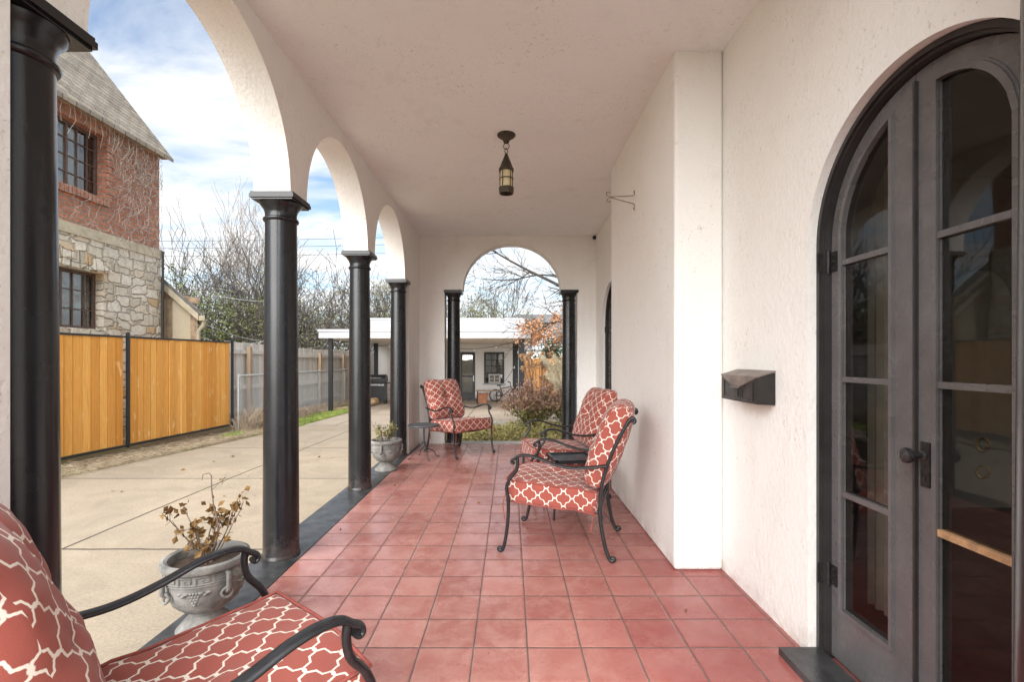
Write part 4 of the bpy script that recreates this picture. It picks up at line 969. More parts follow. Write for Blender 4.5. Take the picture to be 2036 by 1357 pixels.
ar = MB(); ar.prism([(-6.70, 2.24), (-6.70, 2.31), (-9.0, 4.35), (-9.0, 4.28)], 1, ay - 0.14, ay + 3.1); shear(ar).build('annex_roof', 'grey_shingle', nb)
vb = MB(); vb.prism([(-6.78, 2.14), (-6.78, 2.295), (-9.0, 4.265), (-9.0, 4.10)], 1, ay - 0.13, ay - 0.03); vb.build('verge_board', 'trim_cream', nb)
gt = MB(); gt.b2((-6.74, ay - 0.16, 2.14), (-6.62, ay + 3.1, 2.25)); shear(gt).build('gutter', 'trim_cream', nb)
MB().tube([(-6.68, ay - 0.08, 2.16), (-6.70, ay - 0.07, 2.05), (-6.82, ay - 0.055, 1.92), (-6.83, ay - 0.055, -0.25)], 0.045, 8).build('downspout', 'trim_cream', nb, 50)
MB().tube([(WX + 0.09, YE - 0.02, 3.6), (WX + 0.09, YE - 0.02, -0.25)], 0.025, 6).build('drainpipe', 'black_metal', nb)
vn = MB(); rg = random.Random(21)
for k in range(150):
    y = rg.uniform(8.3, YE - 0.05) if k % 3 else rg.uniform(9.2, YE - 0.05); z = rg.choice([rg.uniform(3.7, 5.5), rg.uniform(4.6, 5.55), rg.uniform(2.9, 3.8)]); a = rg.uniform(0, 6.28); pts = []; x0 = WX + 0.045
    for q in range(rg.randint(8, 20)):
        pts.append((x0 + rg.uniform(0, 0.05), y, z)); a += rg.gauss(0, 0.8); y = min(YE - 0.02, y + 0.07 * math.cos(a)); z = max(2.2, min(5.6, z + 0.07 * math.sin(a)))
        if 6.9 < y < 9.06 and 4.2 < z < 5.5: break
    if len(pts) > 3: vn.tube(pts, [lerp(0.0045, 0.0018, i / len(pts)) for i in range(len(pts))], 4, False)
for k in range(26):
    y = 7.6 + k * 0.105; L_ = rg.uniform(0.1, 0.55); vn.tube([(WX + 0.14, y, 5.60), (WX + 0.15, y + rg.uniform(-.06, .06), 5.60 - L_ * .5), (WX + 0.11, y + rg.uniform(-.1, .1), 5.60 - L_)], 0.004, 4, False)
tag(vn.build('climbing_vine', 'vine_stem'), 'leafless pale climbing vine tangled over the brick upper wall', 'vine')

# ------------------------------------------------------------------ guest house and carport
gh = thing('guest_house', 'low white flat roofed back house behind the carport', 'house')
GY = 20.3; G0 = gz(GY)
MB().wallholes(1, GY, GY + 0.25, (-5.58, G0 - 0.1, 0.40, 2.2), [(-2.10, G0 + 0.10, -1.47, 1.60), (-1.10, 0.30, -0.26, 1.60)]).build('front_wall', 'white_wall', gh)
MB().b2((-5.58, GY + 0.251, G0 - 0.1), (-5.33, GY + 8, 2.2)).b2((0.15, GY + 0.251, G0 - 0.1), (0.40, GY + 8, 2.2)).b2((-5.3, GY + 7.7, G0), (0.14, GY + 7.95, 2.2)).build('side_wall', 'white_wall', gh)
pa = MB(); pa.b2((-5.78, GY - 0.15, 2.20), (0.58, GY + 8.2, 2.96)); pa.build('parapet', 'white_paint', gh)
tr2 = MB()
for z in (2.42, 2.62, 2.80): tr2.b2((-5.80, GY - 0.17, z), (0.60, GY - 0.151, z + 0.02))
tr2.b2((-5.82, GY - 0.19, 2.93), (0.62, GY + 8.25, 3.0)); tr2.build('parapet_trim', 'white_paint', gh)
d = bpy.data.objects.new('storm_door', None); COL.objects.link(d); d.parent = gh
MB().wallholes(1, GY - 0.03, GY + 0.05, (-2.10, G0 + 0.10, -1.47, 1.60), [(-2.0, G0 + 0.32, -1.57, 0.56), (-2.0, 0.64, -1.57, 1.48)]).build('frame', 'black_metal', d)
MB().b2((-2.0, GY, G0 + 0.32), (-1.57, GY + 0.01, 1.48)).build('pane', 'window_glass', d)
MB().tube([(-1.53, GY - 0.05, 0.38), (-1.53, GY - 0.05, 0.62)], 0.02, 8).build('handle', 'chrome', d)
wd_ = bpy.data.objects.new('sash_window', None); COL.objects.link(wd_); wd_.parent = gh
MB().wallholes(1, GY - 0.02, GY + 0.06, (-1.10, 0.30, -0.26, 1.60), [(-1.02, 0.38, -0.34, 0.70), (-1.02, 0.76, -0.34, 1.52)]).build('frame', 'black_metal', wd_)
gb = MB()
for i in (1, 2): x = lerp(-1.02, -0.34, i / 3); gb.b2((x - 0.012, GY + 0.0, 0.76), (x + 0.012, GY + 0.02, 1.52))
for j in (1, 2): z = lerp(0.76, 1.52, j / 3); gb.b2((-1.02, GY + 0.002, z - 0.012), (-0.34, GY + 0.018, z + 0.012))
gb.build('glazing_bars', 'black_metal', wd_); MB().b2((-1.02, GY + 0.02, 0.38), (-0.34, GY + 0.028, 1.52)).build('pane', 'window_glass', wd_)
MB().b2((-1.02, GY + 0.10, 0.7), (-0.34, GY + 0.11, 1.5)).build('blind', 'curtain', wd_)
MB().b2((-1.16, GY - 0.06, 0.24), (-0.20, GY - 0.001, 0.298)).build('window_sill', 'white_paint', wd_)
MB().b2((-2.2, GY - 0.45, G0 - 0.02), (-1.37, GY - 0.001, G0 + 0.10)).build('door_step', 'black_paint', gh)
MB().b2((-5.3, GY + 2.5, G0), (0.14, GY + 2.6, 2.2)).build('inner_wall', 'room_wall', gh)
ac = thing('window_air_conditioner', 'beige window air conditioner poking out of the back house window', 'air conditioner', (-0.66, GY - 0.12, 0.32))
MB().b2((-0.24, -0.12, 0.0), (0.24, 0.2, 0.37)).build('casing', 'ac_plastic', ac)
gr2 = MB().b2((-0.19, -0.128, 0.05), (0.19, -0.121, 0.32)); gr2.build('grille', 'dark_grille', ac)
MB().b2((-0.02, -0.135, 0.04), (0.02, -0.129, 0.33)).b2((-0.2, -0.135, 0.17), (0.2, -0.1295, 0.20)).build('grille_bars', 'ac_plastic', ac)
cp = thing('carport', 'flat white carport roof on slim black posts in front of the back house', 'carport')
CYF = 14.8; 
MB().b2((-5.76, CYF, 1.95), (0.57, GY - 0.02, 2.0)).build('soffit', 'soffit', cp)
fa = MB(); fa.b2((-5.80, CYF - 0.05, 1.94), (0.61, CYF - 0.001, 2.20)); fa.b2((-5.80, CYF, 1.94), (-5.761, GY - 0.2, 2.20)); fa.b2((0.571, CYF, 1.94), (0.61, GY - 0.2, 2.20)); fa.b2((-5.83, CYF - 0.07, 2.14), (0.64, CYF - 0.0505, 2.21)); fa.build('fascia', 'white_paint', cp)
MB().b2((-5.76, CYF, 2.001), (0.57, GY - 0.02, 2.19)).build('roof', 'white_paint', cp)
for (x, y, w_) in ((-5.5, CYF + 0.12, 0.11), (0.34, CYF + 0.12, 0.17), (0.20, CYF + 4.9, 0.22), (-5.45, GY - 0.5, 0.14)): MB().b2((x - w_ / 2, y - w_ / 2, gz(y) - 0.1), (x + w_ / 2, y + w_ / 2, 1.949)).build('post', 'black_metal', cp)
sl_ = thing('string_lights', 'string of clear bulbs draped under the carport edge and down its right post', 'string lights')
bulb0 = None
def strand(parent, pts, mat='wire_black', step=3, r=0.008, br=0.022, n=8):
    global bulb0
    p = spline(pts, n); MB().tube(p, r, 4, False).build('wire', mat, parent)
    for i in range(step // 2, len(p), step):
        if bulb0 is None:
            b = MB().ball((0, 0, -0.09), 1.0 * 0.035, 8, 6, (1, 1, 1.3)); b.tube([(0, 0, 0), (0, 0, -0.06)], 0.018, 6); bulb0 = b.build('bulb', 'bulb_glass', parent, 60); o = bulb0
        else: o = bulb0.copy(); COL.objects.link(o); o.parent = parent
        o.location = p[i]; o.scale = (br / 0.035,) * 3
strand(sl_, [(-5.3, 15.2, 1.86), (-4.2, 15.4, 1.72), (-3.2, 15.2, 1.80), (-2.0, 15.2, 1.66), (-0.9, 15.1, 1.64), (0.25, 15.0, 1.86)], n=5, step=3)
strand(sl_, [(0.26, 14.9, 1.8), (0.16, 15.1, 1.2), (-0.1, 15.6, 0.7), (-0.35, 16.2, 0.42)], n=5, step=4)

gl = thing('charcoal_grill', 'black cart grill under the carport against the white wall', 'grill', (-5.0, 18.4, gz(18.4)))
hd = MB(); hd.strip([(0.0, 0.85)] + arc(0, 0.85, 0.20, 0.24, 0, math.pi, 10) + [(0, 0.85)], [(0.0, 0.86)] + arc(0, 0.85, 0.21, 0.25, 0, math.pi, 10) + [(0, 0.86)], 0, -0.32, 0.32); hd.prism(arc(0, 0.85, 0.22, 0.26, 0, math.pi, 12), 0, -0.33, 0.33); hd.build('hood', 'black_metal', gl, 40)
MB().b2((-0.31, -0.20, 0.12), (0.31, 0.20, 0.84)).build('cabinet', 'black_metal', gl)
MB().b2((0.315, -0.18, 0.78), (0.62, 0.18, 0.81)).b2((-0.62, -0.18, 0.78), (-0.315, 0.18, 0.81)).build('side_shelf', 'black_metal', gl)
MB().tube([(-0.2, -0.26, 0.98), (0.2, -0.26, 0.98)], 0.014, 6).b2((-0.28, -0.215, 0.70), (0.28, -0.201, 0.76)).build('hood_handle', 'chrome', gl)
for sx in (-0.28, 0.28):
    for sy in (-0.16, 0.16): MB().tube([(sx, sy, 0.12), (sx, sy, 0.0)], 0.03, 8).build('caster', 'rubber', gl)
for k, (x, z, r) in enumerate(((-5.02, 0.12, 0.14), (-5.25, 0.10, 0.11))):
    l = MB(); zb = gz(17.8) + z
    l.tube([(x, 17.62, zb + 0.01), (x + 0.03, 18.05, zb + 0.01)], [r, r * 0.96], 10)
    tag(l.build('firewood_log', 'log_end', None, 50), ['thicker cut log lying at the foot of the grill, right of the other', 'thinner cut log at the foot of the grill, left of the thick one'][k], 'log', 'firewood by the grill')

# bicycle
bk = thing('bicycle', 'small dark bicycle leaning by the wall under the back house window', 'bicycle', (-0.60, 19.5, gz(19.5)), R(6))
def wheel(x):
    o = bpy.data.objects.new('wheel', None); COL.objects.link(o); o.parent = bk; o.location = (x, 0, 0.255)
    MB().tube([(0.235 * math.cos(a), 0, 0.235 * math.sin(a)) for a in [q * math.pi / 16 for q in range(33)]], 0.02, 8, False).build('tyre', 'rubber', o, 60)
    MB().tube([(0.212 * math.cos(a), 0, 0.212 * math.sin(a)) for a in [q * math.pi / 16 for q in range(33)]], 0.009, 6, False).build('rim', 'chrome', o, 60)
    s = MB(); s.tube([(0, -0.04, 0), (0, 0.04, 0)], 0.022, 8)
    for q in range(12): a = q * math.pi / 6; s.tube([(0, 0, 0), (0.21 * math.cos(a), 0, 0.21 * math.sin(a))], 0.003, 3)
    s.build('spokes', 'chrome', o)
wheel(0); wheel(0.80)
f = MB(); 
for a_, b_4 in (((0, 0, .255), (.30, 0, .24)), ((0, 0, .255), (.22, 0, .52)), ((.30, 0, .24), (.20, 0, .58)), ((.30, 0, .24), (.64, 0, .52)), ((.21, 0, .53), (.62, 0, .60)), ((.61, 0, .64), (.80, 0, .255))): f.tube([a_, b_4], 0.02, 8)
f.build('frame', 'bike_red', bk, 50)
MB().tube([(.20, 0, .58), (.18, 0, .64)], 0.014, 6).box((.17, 0, .66), (.22, .11, .045)).build('saddle', 'rubber', bk, 50)
MB().tube([(.61, 0, .64), (.59, 0, .74)], 0.014, 6).tube(spline([(.50, -.24, .78), (.56, -.12, .80), (.60, 0, .74), (.56, .12, .80), (.50, .24, .78)], 4), 0.014, 6).build('handlebar', 'rubber', bk, 50)
MB().tube([(.30 + .07 * math.cos(a), -.03, .24 + .07 * math.sin(a)) for a in [q * math.pi / 8 for q in range(17)]], 0.008, 5, False).box((.38, -.07, .20), (.08, .06, .02)).box((.22, .07, .28), (.08, .06, .02)).build('crank', 'black_metal', bk, 50)
pt = thing('patio_table', 'low dark patio bench table in front of the bicycle', 'table', (-0.90, 18.7, gz(18.7)))
MB().b2((-0.42, -0.2, 0.47), (0.42, 0.2, 0.50)).build('tabletop', 'old_timber', pt)
for sx in (-0.36, 0.36):
    for sy in (-0.15, 0.15): MB().tube([(sx, sy, 0.47), (sx * 1.06, sy, 0.0)], 0.014, 6).build('leg', 'black_metal', pt)
tp = thing('terracotta_planter', 'square terracotta planter standing under the left end of the patio table', 'planter', (-1.06, 18.75, gz(18.75)))
MB().prism([(-0.15, 0), (0.15, 0), (0.19, 0.34), (-0.19, 0.34)], 1, -0.13, 0.13).build('box', 'terracotta', tp); MB().b2((-0.21, -0.15, 0.341), (0.21, 0.15, 0.39)).build('rim', 'terracotta', tp)

# second cedar fence and far houses at the right
t = thing('cedar_fence', 'orange cedar fence behind the pampas grass at the right of the back house', 'fence')
pn = MB(); x = 0.65; rg = random.Random(8)
while x < 9: pn.box((x, 21.3, 0.48), (0.132, 0.02, 1.72 + rg.uniform(-.01, .01))); x += 0.14
pn.build('board_panel', 'cedar_far', t)
MB().b2((0.6, 21.32, 1.02), (9, 21.36, 1.11)).b2((0.6, 21.32, 0.0), (9, 21.36, 0.09)).build('rail', 'post_wood', t)
h2 = thing('grey_roof_house', 'far house with a dark grey shingle roof and white gable behind the back house', 'house')
MB().prism([(-1.0, 4.0), (0.5, 4.62), (8.5, 4.62), (11, 3.0), (11, 2.6), (-1.6, 3.4)], 1, 36.0, 43).build('roof', 'grey_shingle', h2)
MB().b2((-0.6, 36.8, -0.5), (10.4, 42.5, 2.61)).build('wall', 'white_wall', h2)
MB().prism([(0.9, 1.9), (2.25, 3.35), (3.7, 1.9)], 1, 31.0, 31.1).build('gable', 'white_paint', h2)
MB().prism([(0.55, 1.62), (2.25, 3.45), (3.95, 1.62), (3.95, 1.80), (2.25, 3.68), (0.55, 1.80)], 1, 30.8, 36.5).build('porch_roof', 'grey_shingle', h2)
MB().b2((1.0, 31.2, -0.5), (3.6, 36.7, 1.9)).build('wing_wall', 'white_wall', h2)
# house continuation beyond the end arch
MB().b2((1.22, 7.745, -0.35), (1.308, 7.9, 3.74)).b2((1.20, 8.05, -0.35), (1.309, 10.5, 3.74)).build('rear_wing_wall', 'white_wall', house)
MB().b2((1.16, 8.1, 0.8), (1.199, 9.0, 2.3)).build('rear_window_frame', 'black_metal', house)

# ------------------------------------------------------------------ vegetation
def grow(mb, p, d, r, L, lvl, rg, P, tips):
    n = max(3, int(L / P.get('seg', 0.35))); n = min(n, 9); pts = [p]; rs = [r]; dirs = [d]
    end = r * P.get('taper', 0.35) if lvl < P['levels'] else r * 0.25
    for i in range(n):
        d = (d + Vector((rg.gauss(0, 1), rg.gauss(0, 1), rg.gauss(0, 1))) * P.get('wob', 0.14) + Vector((0, 0, P.get('up', 0.06)))).normalized()
        p = p + d * (L / n); pts.append(p); rs.append(lerp(r, end, (i + 1) / n)); dirs.append(d)
    mb.tube(pts, [max(x, P.get('rmin', 0.006)) for x in rs], 6 if r > 0.06 else (4 if r > 0.02 else 3), False)
    if lvl >= P['levels']:
        tips.append((pts[-1], d)); tips.append((pts[len(pts) // 2], d)); return
    k = P['kids'][lvl]
    for c in range(k):
        t = rg.uniform(P.get('start', 0.25), 1.0) if c else 1.0; i = min(n, max(1, int(t * n)))
        ax = dirs[i].orthogonal().normalized(); ax.rotate(Quaternion(dirs[i], rg.uniform(0, 6.28)))
        nd = dirs[i].copy(); nd.rotate(Quaternion(ax, rg.uniform(*P.get('ang', (0.35, 0.95))) * (0.5 if c == 0 else 1)))
        grow(mb, pts[i], nd, rs[i] * rg.uniform(0.5, 0.75), L * rg.uniform(*P.get('len', (0.5, 0.8))), lvl + 1, rg, P, tips)
def tree(name, label, loc, H, seed, P, bark='bark', leaf=None, nleaf=0, lsize=0.1, spread=0.3, stems=1, cat='tree', group=None, lsel=None, crown='crown'):
    rg = random.Random(seed); o = thing(name, label, cat, loc, 0, group); mb = MB(); tips = []; tk = MB()
    for s in range(stems):
        a = 6.28 * s / max(1, stems) + rg.uniform(0, 1); ln = P.get('lean', 0.15) if stems == 1 else P.get('lean', 0.35)
        d = Vector((math.cos(a) * ln, math.sin(a) * ln, 1)).normalized(); p = Vector((math.cos(a), math.sin(a), 0)) * (0.12 if stems > 1 else 0)
        r = P['r']; L = H * P['trunk']; pts = [p]; n = 6; dd = d
        for i in range(n): dd = (dd + Vector((rg.gauss(0, .06), rg.gauss(0, .06), 0.03))).normalized(); pts.append(pts[-1] + dd * L / n)
        tk.tube([pts[0] - Vector((0, 0, 0.3))] + pts, [r * 1.25, r * 1.15] + [lerp(r, r * 0.7, i / n) for i in range(1, n + 1)], 8, False)
        for c in range(P['kids'][0]):
            i = n if c == 0 else rg.randint(max(1, int(n * P.get('low', 0.5))), n); ax = dd.orthogonal(); ax.rotate(Quaternion(dd, rg.uniform(0, 6.28))); nd = dd.copy(); nd.rotate(Quaternion(ax, rg.uniform(*P.get('ang', (0.35, 0.95))) * (0.4 if c == 0 else 1)))
            grow(mb, pts[i], nd, r * rg.uniform(0.45, 0.7), H * (1 - P['trunk']) * rg.uniform(*P.get('first', (0.45, 0.7))), 1, rg, P, tips)
    tk.build('trunk', bark, o, 60); mb.build('branches', bark, o)
    if leaf and nleaf:
        lf = MB(); T = [x for x in tips if lsel is None or lsel(x[0])]
        if T:
            for i in range(nleaf):
                q, d = T[rg.randrange(len(T))]; lf.leaf(q + Vector((rg.gauss(0, spread), rg.gauss(0, spread), rg.gauss(0, spread * .8))), lsize * rg.uniform(0.6, 1.3), None, rg, 0.55)
            lf.build(crown, leaf, o)
    return o
PV = dict(levels=4, kids=[4, 4, 4, 3, 3], r=0.10, trunk=0.25, ang=(0.3, 0.8), up=0.025, wob=0.16, rmin=0.0125, len=(0.55, 0.85))
tree('bare_tree', 'bare fan shaped tree rising behind the stucco annex roof, leftmost of the trees', (-16.2, 25, -0.5), 7.0, 3, PV, stems=4)
tree('bare_tree', 'tallest bare tree with slender upright twigs, just left of the second column', (-17.0, 31, -0.5), 9.6, 5, dict(PV, r=0.13, ang=(0.15, 0.45), up=0.14), 'bark_pale', stems=3)
tree('bare_tree', 'bare twiggy tree half hidden behind the second column', (-13.6, 27, -0.5), 7.0, 8, dict(PV, ang=(0.3, 0.8)), 'bark', stems=3)
PB = dict(levels=4, kids=[5, 4, 4, 4, 3], r=0.07, trunk=0.2, ang=(0.4, 1.0), up=0.02, wob=0.18, rmin=0.010, len=(0.5, 0.8))
tree('evergreen_tree', 'bushy bright evergreen tree behind the grey fence beside the annex', (-11.6, 19.5, -0.4), 4.4, 12, dict(PB, kids=[6, 5, 4, 3, 3], levels=3), 'bark', 'evergreen', 11500, 0.105, 0.26, 3, crown='foliage')
tree('scrub_tree', 'tangled thorny scrub tree with sparse olive leaves between the second and third columns', (-9.0, 22, -0.4), 5.6, 15, PB, 'bark', 'olive_foliage', 1500, 0.10, 0.25, 4, crown='foliage')
tree('scrub_tree', 'low scrub tree with dull green leaves left of the carport post behind the grey fence', (-8.6, 18.5, -0.4), 3.6, 16, PB, 'bark', 'olive_foliage', 2400, 0.09, 0.25, 3, crown='foliage')
tree('scrub_tree', 'bare tangled scrub with reddish twigs behind the second column over the grey fence', (-11.0, 23, -0.4), 5.0, 17, PB, 'bark', 'evergreen', 700, 0.10, 0.2, 4, crown='foliage')
tree('scrub_tree', 'yellow green bush like tree showing above the carport between the last columns', (-6.8, 28, -0.4), 5.8, 18, PB, 'bark', 'olive_foliage', 5200, 0.13, 0.32, 4, crown='foliage')
tree('leafy_tree', 'leafy olive tree above the back house roof at the left of the end arch', (-2.9, 32, -0.4), 5.8, 22, PB, 'bark', 'olive_foliage', 5200, 0.13, 0.3, 3, crown='foliage')
tree('bare_tree', 'pale bare vase shaped tree above the back house roof in the end arch', (-1.2, 37, -0.4), 7.4, 23, dict(PV, kids=[3, 3, 4, 3, 3], ang=(0.2, 0.5)), 'bark', stems=3)
tree('bare_tree', 'distant bare tree behind the carport, right of the third column', (-9.5, 34, -0.4), 6.6, 26, PV, 'bark', stems=3)
# oak whose limbs reach across the end arch from the right
ok = thing('oak_tree', 'oak with rust brown leaves and long bare limbs reaching across the end arch', 'tree', (3.3, 15.2, -0.4)); rg = random.Random(31)
tk = MB(); tk.tube(spline([(0, 0, -0.3), (0.05, 0, 1.2), (-0.05, 0.1, 2.6), (0.1, 0.1, 4.2), (0.2, 0.2, 6.0)], 5), [lerp(0.19, 0.10, i / 20) for i in range(21)], 10, False); tk.build('trunk', 'bark', ok, 60)
br = MB(); tips = []; PO = dict(levels=4, kids=[4, 4, 4, 3, 3], r=0.1, ang=(0.4, 1.0), up=-0.01, wob=0.16, rmin=0.006, len=(0.45, 0.72), start=0.15)
for pts, r in (([(-0.02, 0.05, 2.6), (-0.9, -0.1, 3.5), (-1.9, -0.3, 4.0), (-2.9, -0.5, 4.45), (-3.9, -0.6, 5.0), (-4.8, -0.7, 5.6)], 0.07), ([(0.0, 0.05, 2.2), (-0.8, -0.2, 2.7), (-1.6, -0.5, 2.85), (-2.3, -0.6, 2.75), (-2.8, -0.7, 2.6)], 0.055), ([(0.0, 0.05, 3.0), (-1.0, 0.2, 4.0), (-2.2, 0.4, 4.4), (-3.3, 0.5, 4.25), (-4.2, 0.6, 4.3)], 0.05), ([(0.05, 0.05, 3.4), (-0.8, -0.3, 4.6), (-1.6, -0.6, 5.6), (-2.6, -0.8, 6.4)], 0.06), ([(0.0, 0.05, 1.8), (-0.7, -0.4, 2.1), (-1.4, -0.7, 2.2), (-2.2, -0.8, 2.15)], 0.045)):
    s = spline(pts, 5); br.tube(s, [lerp(r, 0.012, i / (len(s) - 1)) for i in range(len(s))], 6, False)
    for k in range(13):
        i = rg.randint(3, len(s) - 1); dd = (s[i] - s[i - 1]).normalized(); ax = dd.orthogonal(); ax.rotate(Quaternion(dd, rg.uniform(0, 6.28))); nd = dd.copy(); nd.rotate(Quaternion(ax, rg.uniform(0.3, 1.0)))
        grow(br, s[i], nd, lerp(r, 0.012, i / len(s)) * 0.6, rg.uniform(0.7, 1.3), 2, rg, PO, tips)
br.build('branches', 'bark', ok); lf = MB()
T = [q for q, d in tips if 2.15 < q.z < 3.0 + 0.35 * (q.x + 2.0) and q.x > -3.1]
for i in range(2500):
    q = T[rg.randrange(len(T))]; lf.leaf(q + Vector((rg.gauss(0, .09), rg.gauss(0, .09), rg.gauss(0, .09))), rg.uniform(0.06, 0.12), None, rg, 0.55)
lf.build('leaves', 'oak_leaf', ok)
def shrub(name, label, loc, rx, ry, h, mats, n, size, seed, stem='twig', ns=40, top_bias=0.0, group=None, flat=0.6):
    rg = random.Random(seed); o = thing(name, label, 'shrub', loc, 0, group); st = MB(); tips = []
    for k in range(ns):
        a = rg.uniform(0, 6.28); rr = math.sqrt(rg.random()); tx, ty = math.cos(a) * rr * rx, math.sin(a) * rr * ry; tz = h * (1 - 0.5 * rr * rr) * rg.uniform(0.65, 1.05)
        p = spline([(tx * .12, ty * .12, -0.05), (tx * .45, ty * .45, tz * .5), (tx + rg.gauss(0, .04), ty + rg.gauss(0, .04), tz)], 4); st.tube(p, [lerp(.011, .004, i / (len(p) - 1)) for i in range(len(p))], 4, False)
        tips += [q for q in p[3:]]
    st.build('stems', stem, o)
    for mi, (mat, frac, lo, hi) in enumerate(mats):
        lf = MB(); T = [q for q in tips if lo * h <= q.z <= hi * h] or tips
        for i in range(int(n * frac)):
            q = T[rg.randrange(len(T))]; lf.leaf(q + Vector((rg.gauss(0, rx * .10), rg.gauss(0, ry * .10), rg.gauss(0, h * .05))), size * rg.uniform(.6, 1.4), None, rg, flat)
        lf.build('foliage', mat, o)
    return o
shrub('nandina_shrub', 'reddish brown leafed shrub in the bed just beyond the end arch', (0.50, 11.2, gz(11.2)), 0.72, 0.5, 1.10, [('russet_leaf', 0.66, 0.45, 1.2), ('shrub_green', 0.34, 0.0, 0.62)], 6500, 0.058, 41, ns=70)
shrub('nandina_shrub', 'reddish shrub half hidden behind the right column of the end arch', (1.35, 11.6, gz(11.6)), 0.55, 0.5, 0.95, [('russet_leaf', 0.55, 0.4, 1.2), ('shrub_green', 0.45, 0.0, 0.6)], 3800, 0.055, 42, ns=40)
shrub('evergreen_bush', 'dark green conical bush rising over the far cedar fence', (1.95, 23, -0.4), 1.2, 1.0, 2.75, [('dark_green', 1.0, 0.0, 1.2)], 7000, 0.12, 43, ns=90)
# dried hydrangea
hy = thing('hydrangea', 'dried hydrangea with tan flower heads behind the reddish shrub', 'shrub', (0.80, 13.0, gz(13))); rg = random.Random(51); st = MB(); heads = []
for k in range(26):
    a = rg.uniform(0, 6.28); rr = math.sqrt(rg.random()) * 0.55; h = rg.uniform(1.0, 1.75); e = Vector((math.cos(a) * rr, math.sin(a) * rr, h)); st.tube([(e.x * .2, e.y * .2, 0), (e.x * .7, e.y * .7, h * .6), e], 0.007, 4, False); heads.append(e)
st.build('stems', 'twig', hy); lf = MB()
for e in heads:
    for q in range(75): d = Vector((rg.gauss(0, 1), rg.gauss(0, 1), rg.gauss(0, 1))).normalized(); lf.leaf(e + d * rg.uniform(0.02, 0.085), 0.045, None, rg, 0.8)
lf.build('flower_heads', 'dry_flower', hy)
pg = thing('pampas_grass', 'clump of cream pampas grass plumes leaning left by the right end column', 'ornamental grass', (1.45, 12.6, gz(12.6))); rg = random.Random(52); bl = MB(); pm = MB()
for k in range(160):
    a = rg.uniform(0, 6.28); L_ = rg.uniform(0.6, 1.2); d = Vector((math.cos(a) * .5 - .12, math.sin(a) * .4, 0)); p = spline([(0, 0, 0), d * .4 * L_ + Vector((0, 0, L_ * .7)), d * 1.1 * L_ + Vector((0, 0, L_ * .72))], 4)
    bl.tube(p, [lerp(.006, .002, i / (len(p) - 1)) for i in range(len(p))], 3, False)
bl.build('blades', 'straw', pg)
for k in range(12):
    tx = rg.uniform(-0.85, 0.1); ty = rg.uniform(-.3, .3); hgt = rg.uniform(0.95, 1.75); st_ = spline([(0, 0, 0), (tx * .22, ty * .3, hgt * .45), (tx * .55, ty * .7, hgt * .80), (tx, ty, hgt)], 6)
    n0 = int(len(st_) * .42); bl3 = MB()
    for i in range(n0, len(st_) - 1):
        t_ = (i - n0) / max(1, len(st_) - 1 - n0); wdt = math.sin(math.pi * min(1, .12 + t_ * .88)) ** 0.7
        for q in range(110):
            p = st_[i].lerp(st_[i + 1], rg.random()) + Vector((rg.gauss(0, .03), rg.gauss(0, .03), rg.gauss(0, .03))) * wdt; d = (st_[i + 1] - st_[i]).normalized() + Vector((rg.gauss(0, .33), rg.gauss(0, .33), rg.gauss(0, .33))); pm.leaf(p, rg.uniform(.08, .16) * (wdt * .7 + .3), d.normalized(), rg, 0.12)
pm.build('plumes', 'pampas', pg)
# stuff
rg = random.Random(61)
m = MB()
for i in range(11000):
    x, y = rg.uniform(-1.3, 3.0), rg.uniform(7.85, 11.35); m.leaf((x, y, gz(y) + rg.uniform(0.0, 0.24) * (0.6 + noise.noise((x * 2, y * 2, 0)))), rg.uniform(0.03, 0.065), Vector((rg.gauss(0, .8), rg.gauss(0, .8), rg.uniform(.1, 1))).normalized(), rg, 0.75)
tag(m.build('ground_cover', 'ground_cover_leaf'), kind='stuff')
m = MB()
for i in range(17000):
    y = rg.uniform(9.6, 17.5); x = rg.uniform(-5.75, -4.95 if y < 14.6 else -4.92); k = noise.noise((x * 1.1, y * 0.8, 3.0))
    if k + (0.25 if y > 11 else -0.05) < 0: continue
    m.leaf((x, y, gz(y) - 0.01), rg.uniform(0.05, 0.11), Vector((rg.gauss(0, .35), rg.gauss(0, .35), 1)).normalized(), rg, 0.14)
tag(m.build('grass', 'grass'), kind='stuff')
m = MB()
for i in range(14000):
    y = rg.uniform(3.5, 11.2); x0 = lerp(-5.78, -5.15, max(0, (y - 5)) / 6); x = x0 - abs(rg.gauss(0, 0.33)) + 0.06
    if x < -6.6: continue
    a = rg.uniform(0, 6.28); m.leaf((x, y, gz(y) + rg.uniform(0.0, 0.06)), rg.uniform(0.04, 0.13), Vector((math.cos(a), math.sin(a), rg.uniform(-.1, .3))).normalized(), rg, 0.03)
tag(m.build('straw', 'straw'), kind='stuff')
m = MB()
for i in range(3200):
    y = rg.uniform(10.6, 18.5); x = rg.gauss(-5.85, 0.12); h = rg.uniform(0.15, 0.6) * (1 if y < 12.8 else 0.6)
    d = Vector((rg.gauss(0, .4), rg.gauss(0, .4), 1)).normalized(); b = Vector((x, y, gz(y) - .02)); m.tube([b, b + d * h * .6, b + d * h + Vector((rg.gauss(0, .06), rg.gauss(0, .06), -.03))], 0.0035, 3, False)
tag(m.build('dry_weeds', 'dry_weed'), kind='stuff')
m = MB()
for i in range(26):
    y = rg.uniform(2.2, 10); x = rg.uniform(-5.5, -1.9); a = rg.uniform(0, 6.28); m.leaf((x, y, gz(y) + 0.006), rg.uniform(.03, .07), Vector((math.cos(a), math.sin(a), .12)).normalized(), rg, .5)
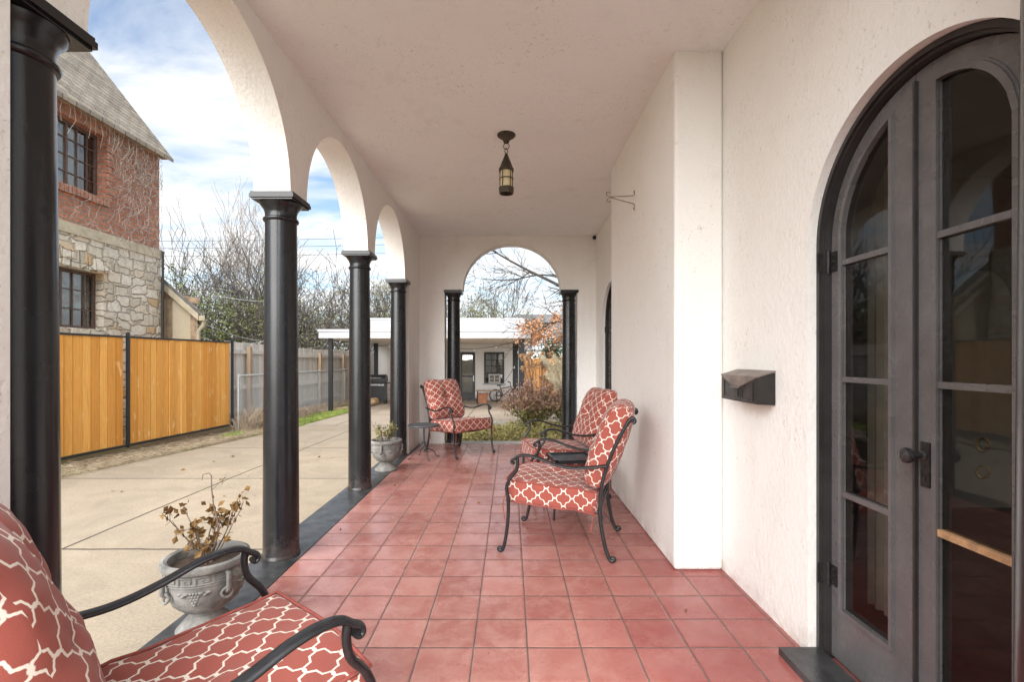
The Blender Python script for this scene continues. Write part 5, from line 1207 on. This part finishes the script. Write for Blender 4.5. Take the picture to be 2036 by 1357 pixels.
for i in range(1800):
    y = rg.uniform(11, 18); x = rg.uniform(-6.2, -5.2); a = rg.uniform(0, 6.28); m.leaf((x, y, gz(y) + 0.02), rg.uniform(.04, .09), Vector((math.cos(a), math.sin(a), .2)).normalized(), rg, .6)
for x, y in ((-0.30, 4.4), (0.12, 3.72), (-0.05, 5.3), (-1.2, 5.0), (0.9, 2.5), (-0.6, 7.1), (-1.3, 3.7)): m.leaf((x, y, 0.004), rg.uniform(.02, .035), Vector((rg.gauss(0, 1), rg.gauss(0, 1), .15)).normalized(), rg, .6)
tag(m.build('leaf_litter', 'dry_leaf'), kind='stuff')
tag(MB().b2((-1.3, 11.42, gz(11.4) - 0.1), (3.2, 11.6, gz(11.4) + 0.10)).build('bed_edging', 'curb_concrete'), 'pale concrete edging between the garden bed and the patio', 'edging')
tag(MB().tube([(-5.75, 14.6, gz(14.6) + 0.05), (-4.95, 16.8, gz(16.8) + 0.07), (-4.9, 18, gz(18) + 0.07)], 0.06, 6).build('landscape_timber', 'old_timber'), 'dark timber edging along the grass by the carport post', 'edging')
tag(MB().b2((-1.01, 7.505, -0.3), (1.026, 7.74, 0.004)).build('arch_threshold', 'curb_concrete'), kind='structure')

# wires and yard lights
for k, (za, zb, yy, lab) in enumerate(((9.6, 9.7, 33, 'overhead power line, highest of the three across the sky'), (9.15, 9.3, 33.3, 'overhead power line, middle of the three across the sky'), (8.75, 8.75, 33.6, 'overhead power line, lowest of the three across the sky'))):
    pts = [(-45 + i * 2.1, yy, lerp(za, zb, i / 20) - 0.35 * math.sin(math.pi * i / 20)) for i in range(21)]
    tag(MB().tube(pts, 0.013, 4, False).build('power_line', 'wire_black'), lab, 'power line', 'power lines behind the yard')
yl = thing('string_lights', 'strands of white bulbs swagged in front of the evergreen tree over the fence', 'string lights')
strand(yl, [(-9.6, 15.0, 2.0), (-8.6, 15.0, 1.75), (-7.6, 15.1, 1.85), (-6.9, 15.2, 1.95)], 'galvanized', 2, 0.006, 0.028, 5)
strand(yl, [(-9.7, 15.0, 2.5), (-8.6, 15.6, 2.0), (-7.4, 16.2, 1.82)], 'galvanized', 3, 0.006, 0.03, 5)
strand(yl, [(-9.8, 16.0, 3.4), (-8.2, 16.0, 3.2), (-6.6, 16.0, 3.3)], 'galvanized', 40, 0.007, 0.03, 5)
